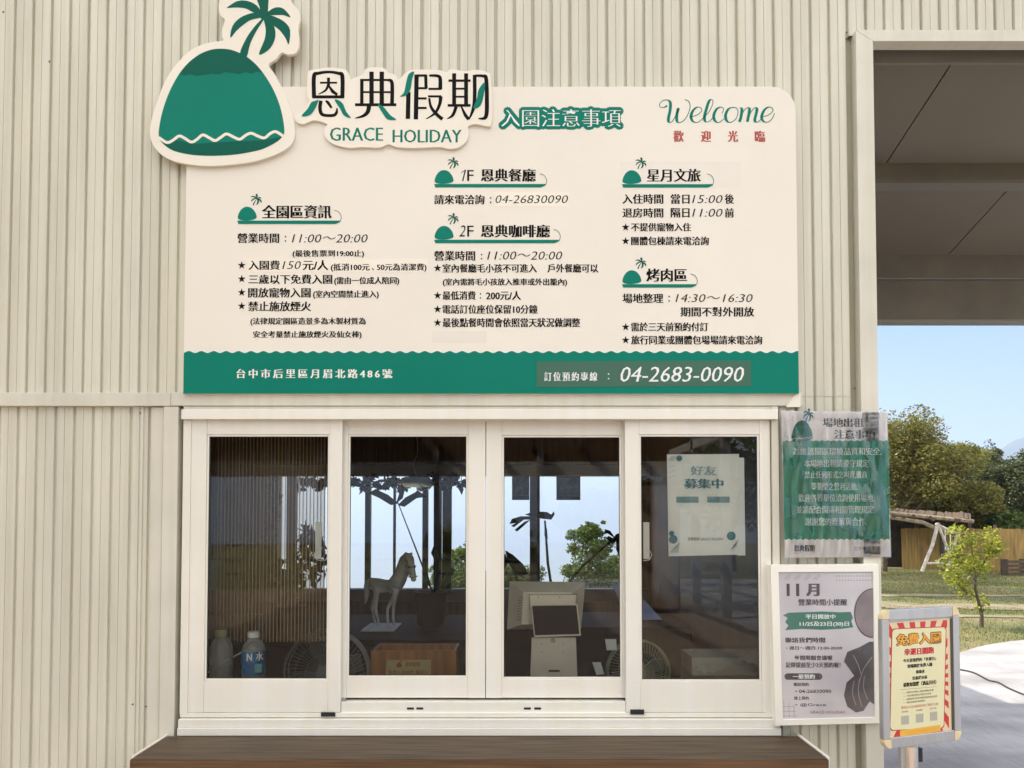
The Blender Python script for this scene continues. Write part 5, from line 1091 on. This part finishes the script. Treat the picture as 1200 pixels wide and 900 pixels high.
# lawn blades
def grass():
    N = 260000; X = rng.uniform(4.2, 17, N); Y = rng.uniform(5.8, 20, N)
    ok = (X/(Y+3.05) > .44) & (X/(Y+3.05) < .75); X = X[ok]; Y = Y[ok]
    ex = np.array([e[0] for e in edge]); ey = np.array([e[1] for e in edge]); o = np.argsort(ex); yl = np.interp(X, ex[o], ey[o]); ok = (Y > yl - .05 + .06*np.sin(X*9))
    dens = np.sin(X*1.7 + np.sin(Y*1.3)*2)*.5 + np.sin(Y*2.3 + X*.5)*.5; ok &= (rng.random(len(X)) < .55 + .35*dens)
    for c in (10.9, 12.6, 9.4): ok &= ~((np.abs(Y - (c - .10*(X - 4.5))) < .28) & (rng.random(len(X)) < .9))
    X = X[ok]; Y = Y[ok]; N = len(X); h = rng.uniform(.012, .045, N); a = rng.random(N)*6.28; w = .005
    base = np.stack([X, Y, np.full(N, -.03)], 1); s = np.stack([np.cos(a)*w, np.sin(a)*w, np.zeros(N)], 1); lean = np.stack([rng.normal(size=N)*.015, rng.normal(size=N)*.015, h], 1)
    V = np.stack([base - s, base + s, base + lean], 1).reshape(-1, 3)
    me = bpy.data.meshes.new('lawn_grass'); me.vertices.add(3*N); me.vertices.foreach_set('co', V.ravel()); me.loops.add(3*N); me.loops.foreach_set('vertex_index', np.arange(3*N, dtype=np.int32))
    me.polygons.add(N); me.polygons.foreach_set('loop_start', np.arange(0, 3*N, 3, dtype=np.int32)); me.update(calc_edges=True); me.validate(); me.materials.append(leafmat('grass_blade', (.05, .085, .012), (.25, .24, .06), .3))
    tag(link('lawn_grass', me), kind='stuff')
grass()
# bamboo fence
x0f, y0f = at_d(1058, 23.2); x1f, y1f = at_d(1245, 21.0)
fc = thing('bamboo_fence', 'yellow brown bamboo plank fence at the back of the lawn', 'fence', ((x0f+x1f)/2, (y0f+y1f)/2, -.03))
M_bam = mat('bamboo_yellow', (.30, .19, .055), .6, var=.45, vscale=3, stretch=(6, 6, .5)); nfb = 46
pm = MB().box(-.048, .048, -.012, .012, 0, 1.26).mesh('plank', M_bam)
for k in range(nfb):
    f = k/nfb; o = bpy.data.objects.new('plank', pm); COL.objects.link(o); o.parent = fc; o.location = Vector((x0f + (x1f-x0f)*f, y0f + (y1f-y0f)*f, -.03 + rng.normal()*.012)) - fc.location; o.rotation_euler = (0, rng.normal()*.006, math.atan2(y1f-y0f, x1f-x0f))
for z_ in (.25, 1.05): MB().tube([(x0f, y0f + .03, z_), (x1f, y1f + .03, z_)], .025, 6).build('rail', M_barkd, fc)
for px in (1165, 1206): x, y = at_d(px, 22 if px < 1170 else 21.5); MB().tube([(x, y - .03, -.03), (x, y - .03, 1.35)], .045, 8).build('post', M_barkd, fc)
# thatched shelter with swing
def shelter():
    d = 22.0; t = thing('thatched_shelter', 'dark open log shelter with ragged twig roof behind the young tree', 'shelter', (*at_d(1085, d), -.03))
    W = lambda px, py, dd=d: Vector((*at_d(px, dd), CZ + (605 - py)/F*dd))
    mb = MB(); rr = random.Random(5)
    for k in range(60):
        f = k/59; a = W(1028 + 108*f + rr.uniform(-2, 2), 602 + 9*f + rr.uniform(-1.5, 1.5), d - .9 + rr.uniform(-.2, .2)); b = W(1036 + 98*f + rr.uniform(-3, 3), 600 + 3*f + rr.uniform(-2, 1), d + 1.8)
        mb.tube([a, a.lerp(b, .5) + Vector((0, 0, .08)), b], .05 + .02*rr.random(), 5)
    tag(mb.build('twig_roof', mat('twig_roof', (.12, .08, .05), .95, var=.5, vscale=10), t), kind='stuff')
    for q in ([(1030, 604), (1080, 612), (1112, 626)], [(1030, 600), (1090, 606), (1140, 611)]): MB().tube([W(*p, dd=d - 1.0) for p in q], .06, 6).build('roof_pole', M_bark, t)
    for px, dd in ((1036, d), (1074, d + 1.8), (1103, d + .2), (1135, d + 1.6)): MB().tube([W(px, 603, dd), Vector((*at_d(px, dd), -.03))], .07, 8).build('post', M_barkd, t)
    a, b = W(1036, 606, d + 2), W(1138, 606, d + 2)
    for k in range(22):
        p = a.lerp(b, k/22); p2 = a.lerp(b, (k + .92)/22); MB().hexa([(p.x, p.y, -.03), (p2.x, p2.y, -.03), (p2.x, p2.y + .04, -.03), (p.x, p.y + .04, -.03), (p.x, p.y, a.z), (p2.x, p2.y, a.z), (p2.x, p2.y + .04, a.z), (p.x, p.y + .04, a.z)]).build('back_plank', mat('dark_plank', (.05, .035, .025), .9, var=.4, vscale=4), t)
    s_ = thing('log_swing', 'white painted log A-frame swing in front of the thatched shelter', 'swing', W(1097, 668, d - 1.2)); ds = d - 1.2
    M_wl = mat('white_log', (.52, .48, .42), .8, var=.4, vscale=12)
    for q, r_ in (([(1099, 613), (1092, 638), (1079, 669.5)], .05), ([(1098, 613), (1104, 628), (1112, 650)], .04), ([(1121, 626), (1116, 645), (1109, 667)], .045)): MB().tube([W(*p, dd=ds) for p in q], r_, 8).build('leg', M_wl, s_)
    MB().tube([W(1083, 660, ds), W(1107, 660, ds)], .035, 8).build('cross_bar', M_wl, s_); MB().tube([W(1096, 614, ds), W(1124, 627, ds)], .04, 8).build('top_bar', M_wl, s_)
    for px in (1107, 1113): MB().tube([W(px, 618, ds), W(px, 650, ds)], .012, 5).build('rope', M_white, s_)
    MB().box(W(1104, 0, ds).x, W(1116, 0, ds).x, ds + CY - .1, ds + CY + .1, W(0, 651, ds).z, W(0, 649, ds).z).build('seat', M_bark, s_)
shelter()
c = G(1041, 663, -.03); cn = thing('traffic_cone', 'small red cone standing by the left trees past the notice edge', 'cone', (c[0], c[1], -.03))
MB().lathe([(.0001, .02), (.10, .02), (.09, .03), (.02, .30), (.0001, .31)], (c[0], c[1], -.03), 14).build('cone_body', mat('cone_red', (.45, .03, .03), .5), cn, smooth=True); MB().box(c[0]-.13, c[0]+.13, c[1]-.13, c[1]+.13, -.03, -.0105).build('cone_base', M_rubber, cn)
c = at_d(1187, 20.6); cr_ = thing('slatted_crate', 'dark slatted crate against the bamboo fence at right', 'crate', (c[0], c[1], -.03))
for k in range(4): MB().box(c[0] - .28, c[0] + .28, c[1] - .15, c[1] - .13, -.02 + .11*k, .06 + .11*k).build('slat', M_barkd, cr_)
for a in (-.28, .24): MB().box(c[0] + a, c[0] + a + .04, c[1] - .129, c[1] + .15, -.03, .42).build('corner_post', M_barkd, cr_)
# hose on the paving
cb = MB(); pts = [(*G(px, py, .004), .006) for px, py in ((1120, 784), (1140, 788), (1158, 797), (1170, 800), (1185, 808), (1215, 819), (1260, 828))]
tag(cb.tube(catmull(pts, 5), .008, 6).build('garden_hose', M_rubber, None, smooth=True, base=pts[2]), 'thin dark hose lying across the pale concrete paving', 'hose')

# ------------------------------------------------------------------ plants inside
def indoor():
    Y = 1.8; t = thing('potted_plant', 'leafy plant in a tapered black pot on the side table beside the horse', 'potted plant', P3(505, 738, Y))
    c = P3(505, 738, Y); S = (Y - CY)/F
    zt_ = P3(505, 693, Y).z; zb = .8905
    MB().lathe([(.0001, 0), (12*S, 0), (15.5*S, .01), (19.5*S, zt_ - zb), (17.5*S, zt_ - zb), (16*S, zt_ - zb - .03), (.0001, zt_ - zb - .03)], (c.x, Y, zb), 24).build('pot', mat('black_pot', (.01, .01, .011), .5, .2), t, smooth=True)
    mb = MB(); lf = MB()
    def stem(pts, r=.007): mb.tube([P3(*p[:2], Y + (p[2] if len(p) > 2 else 0)) for p in pts], [r, r*.8, r*.5][:len(pts)] if len(pts) == 3 else r, 6)
    stem([(507, 695), (490, 650), (466, 588)]); stem([(509, 695), (512, 665), (514, 640)]); stem([(510, 695), (522, 675), (538, 655)]); stem([(506, 695), (500, 670), (497, 655)])
    def leaf(pts): lf.prism([P(*p, Y) for p in pts], Y - .002, Y + .002)
    for q in ([(467, 590), (455, 580), (440, 573), (432, 578), (445, 584), (458, 592)], [(466, 592), (475, 583), (490, 575), (500, 582), (488, 584), (474, 594)], [(464, 590), (468, 578), (470, 566), (475, 572), (472, 584)],
              [(510, 692), (520, 680), (528, 672), (524, 686), (514, 695)], [(506, 692), (498, 680), (494, 668), (502, 676)], [(511, 660), (505, 648), (508, 640), (514, 650)], [(522, 676), (530, 664), (534, 668), (526, 680)], [(514, 694), (524, 690), (533, 692), (524, 697)]): leaf(q)
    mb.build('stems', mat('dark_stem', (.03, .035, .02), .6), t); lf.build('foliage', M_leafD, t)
    Y2 = 2.85; t2 = thing('bird_of_paradise_plant', 'tall dark bird of paradise plant with crested flowers behind the till', 'potted plant', P3(648, 735, Y2))
    c2 = P3(652, 735, Y2); MB().lathe([(.0001, 0), (.09, 0), (.13, .16), (.11, .16), (.0001, .14)], (c2.x, Y2, .7605), 20).build('pot', mat('black_pot', (.012,)*3, .35), t2, smooth=True)
    mb = MB(); lf = MB()
    for q in ([(648, 700), (642, 660), (638.5, 610)], [(652, 700), (682, 664), (716, 634)], [(648, 700), (610, 690), (594, 646)]): mb.tube([P3(*p, Y2) for p in q], [.012, .011, .008], 7)
    for q in ([(615, 603), (626, 599), (641, 600), (646, 603), (649, 599), (650, 603), (646, 609), (636, 608), (625, 606)], [(628, 605), (610, 605), (600, 608), (597, 614), (604, 613), (614, 609), (628, 609)], [(614, 609), (602, 618), (599, 616), (608, 611)], [(622, 609), (606, 623), (603, 621), (615, 611)],
              [(716, 634), (722, 626), (734, 622), (742, 630), (736, 636)], [(722, 632), (715, 622), (709, 620), (708, 626), (712, 625)], [(722, 632), (713, 628), (710, 631), (718, 638)], [(722, 632), (722, 644), (726, 652), (732, 640)],
              [(592, 645), (601, 650), (613, 661), (619, 672), (611, 676), (601, 670), (595, 658)], [(638, 612), (641, 620), (642, 632), (638, 628)], [(592, 648), (588, 660), (590, 668), (596, 660)]): lf.prism([P(*p, Y2) for p in q], Y2 - .003 - .0004*len(lf.f)/8, Y2 + .003 + .0004*len(lf.f)/8)
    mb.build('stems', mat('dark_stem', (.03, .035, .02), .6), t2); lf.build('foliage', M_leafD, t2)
    cs = []; rs = []; ns = []
    for px in list(range(352, 392, 7)) + list(range(404, 560, 8)):
        py = 561 + 8*abs(math.sin(px*.13)) ; cs.append(tuple(P3(px, py, YB - .12))); rs.append((.05, .03, .05 + .03*abs(math.sin(px*.2)))); ns.append(16)
    for k in range(9): cs.append(tuple(P3(318 + 3*math.sin(k), 566 + k*12, YB - .1))); rs.append((.06, .04, .08)); ns.append(22)
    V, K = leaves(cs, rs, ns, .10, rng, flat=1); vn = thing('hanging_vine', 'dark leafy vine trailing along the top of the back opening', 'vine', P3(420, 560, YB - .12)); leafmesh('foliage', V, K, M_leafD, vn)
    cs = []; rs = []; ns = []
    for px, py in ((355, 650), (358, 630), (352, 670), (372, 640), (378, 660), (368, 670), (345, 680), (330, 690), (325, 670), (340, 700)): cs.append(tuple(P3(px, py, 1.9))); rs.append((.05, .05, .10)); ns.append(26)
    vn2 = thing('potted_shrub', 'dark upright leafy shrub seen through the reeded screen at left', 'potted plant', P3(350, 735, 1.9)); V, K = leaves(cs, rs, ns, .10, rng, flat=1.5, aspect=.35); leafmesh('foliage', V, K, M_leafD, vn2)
    MB().tube([P3(338, 735, 1.9), P3(341, 690, 1.9), P3(346, 650, 1.9)], [.028, .024, .016], 8).build('trunk', mat('dark_stem', (.03,)*3, .6), vn2)
    cc = P3(341, 735, 1.9); MB().lathe([(.0001, 0), (.09, 0), (.11, .12), (.0001, .11)], (cc.x, 1.9, .8905), 18).build('pot', mat('black_pot', (.012,)*3, .35), vn2)
indoor()
# trees down the slope seen through the back opening
for k, (px, yt_, d, w_, m_, nm) in enumerate(((692, 612, 24, 56, M_leafE, 'tall pointed green tree in the middle of the right back opening'), (732, 642, 26, 50, M_leafE, 'smaller rounded tree at the right end of the back opening'), (604, 664, 22, 70, M_leafB, 'low dark bush left of the till in the back opening'), (540, 640, 24, 60, M_leafE, 'green tree beyond the thick window posts'))):
    tr_px(nm, px, 720, yt_, d, w_, m_, M_barkd, 26, 9000, .11, .07, 60 + k, 'trees down the slope behind the kiosk', low=.1)

# ------------------------------------------------------------------ covered deck in front of the wall (behind the camera)
dk = thing('timber_deck', 'grey brown timber deck of boards running along the kiosk wall', 'deck', (-1.5, -6, 0)); dk['kind'] = 'structure'
for key in ('category', 'label'):
    del dk[key]
bwid = .145; yd_ = -0.02; bmesh_ = MB().box(-7.5, 3.35, 0, bwid - .006, 0.0, .025).mesh('board', M_deck); k = 0
while yd_ - bwid > -13.2:
    o = bpy.data.objects.new('board', bmesh_); COL.objects.link(o); o.parent = dk; o.location = Vector((0, yd_ - bwid, 0.0 + .0012*math.sin(k*2.3))) - dk.location; yd_ -= bwid; k += 1
rfo = thing('deck_shade_canopy', 'added unseen pale metal canopy shading the left part of the deck', 'canopy', (-5.8, -6.5, 4.3))  # out of view; added to shade the left deck and favour light from right
for k in range(6): MB().hexa([(-8.6 + k*.87, -13, 4.62), (-8.6 + k*.87 + .866, -13, 4.62), (-8.6 + k*.87 + .866, -1.6, 4.46), (-8.6 + k*.87, -1.6, 4.46), (-8.6 + k*.87, -13, 4.66), (-8.6 + k*.87 + .866, -13, 4.66), (-8.6 + k*.87 + .866, -1.6, 4.50), (-8.6 + k*.87, -1.6, 4.50)]).build('roof_sheet', M_trim, rfo)
for x, y in ((-8.5, -12.8), (-8.5, -7), (-8.5, -1.8)): MB().box(x - .05, x + .05, y - .05, y + .05, 0.0, 4.44).build('post', M_roomg, rfo)
pr_ = thing('pergola', 'unseen porch roof on grey posts, left as an open brown timber pergola to let light onto the kiosk', 'pergola', (-1.5, -6.5, 3))  # porch roof left open between the rafters so daylight reaches the wall
def zroof(y): return 4.05 + y*.085
for k in range(11):
    x = -6.45 + k * .98; MB().hexa([(x, -12.6, zroof(-12.6)), (x + .06, -12.6, zroof(-12.6)), (x + .06, -.02, zroof(0)), (x, -.02, zroof(0)), (x, -12.6, zroof(-12.6)+.14), (x + .06, -12.6, zroof(-12.6)+.14), (x + .06, -.02, zroof(0)+.14), (x, -.02, zroof(0)+.14)]).build('rafter', M_ceil, pr_)
m = MB(); m.hexa([(-6.5, -12.6, zroof(-12.6)), (3.5, -12.6, zroof(-12.6)), (3.5, -.02, zroof(0)), (-6.5, -.02, zroof(0)), (-6.5, -12.6, zroof(-12.6)+.06), (3.5, -12.6, zroof(-12.6)+.06), (3.5, -.02, zroof(0)+.06), (-6.5, -.02, zroof(0)+.06)]); 
MB().box(-6.6, 3.6, -12.7, -12.601, 2.44, 2.76).build('front_beam', M_beamw, pr_); MB().box(-6.6, 3.6, -12.69, -12.602, 2.761, 3.75).build('front_boards', M_ceil, pr_)  # brown boards added for their dark reflection in the window tops
MB().box(3.28, 3.42, -12.6, -.5, 2.82, 2.97).build('side_beam', M_beamw, pr_)
for x, y in ((3.35, -12.5), (3.35, -8.6), (3.35, -4.8), (-1.6, -12.5), (.6, -12.5), (-4, -12.5), (-6.4, -12.5), (-6.4, -6), (3.35, -10.5)): MB().box(x - .07, x + .07, y - .07, y + .07, .026, zroof(y) - .01).build('post', M_roomg, pr_)
cab = thing('wooden_locker', 'tall brown wooden locker standing on the deck opposite the kiosk', 'cabinet', (2.4, -9.3, .026))
MB().box(2.1, 2.75, -9.6, -9.1, .06, 2.15).build('locker_body', M_ceil, cab, bevel=.006); MB().box(2.06, 2.79, -9.64, -9.06, 2.151, 2.19).build('locker_top', M_deck, cab, bevel=.005)
for a in (2.12, 2.43): MB().box(a, a + .29, -9.099, -9.075, .10, 2.10).build('door', M_deck, cab, bevel=.004)
rl = thing('deck_railing', 'grey railing along the far and right edges of the deck', 'railing', (-1.5, -12.8, 0))
for x0, x1, y0, y1 in ((-6.4, 3.35, -12.82, -12.78),): 
    for z_ in (.35, .65, .95): MB().box(x0, x1, y0, y1, z_, z_ + .05).build('rail', M_roomg, rl)
tg2 = 'trees below the far edge of the deck'
for k, (x, y, h_, w_) in enumerate(((3.5, -22, 2.4, 1.8), (6.5, -19, 4.5, 2.5), (-1, -24, 1.0, 1.8))):
    tree(['rounded tree past the far right corner of the deck', 'taller tree beyond the paving behind the camera', 'low tree beyond the middle of the deck railing', 'leafy tree beside the paving right of the deck', 'wide tree past the left end of the deck', 'x'][k], (x, y, -.5 if k in (0, 2) else -.03), h_, w_, M_leafE if k % 2 else M_leafA, M_barkd, 16, 5000, .2, .12, 80 + k, tg2)

# ------------------------------------------------------------------ air
hz_ = MB().box(-10600, 10600, -10600, 10600, -395, 560).mesh('haze'); hm = bpy.data.materials.new('haze_air'); hm.use_nodes = True; hn = hm.node_tree; hn.nodes.clear()
ho = hn.nodes.new('ShaderNodeOutputMaterial'); hv = hn.nodes.new('ShaderNodeVolumePrincipled'); hv.inputs['Color'].default_value = (0.62, 0.76, 1.0, 1); hv.inputs['Density'].default_value = 0.00034; hv.inputs['Anisotropy'].default_value = 0.2
hn.links.new(hv.outputs[0], ho.inputs['Volume']); hz_.materials.append(hm); tag(link('haze', hz_), kind='stuff')
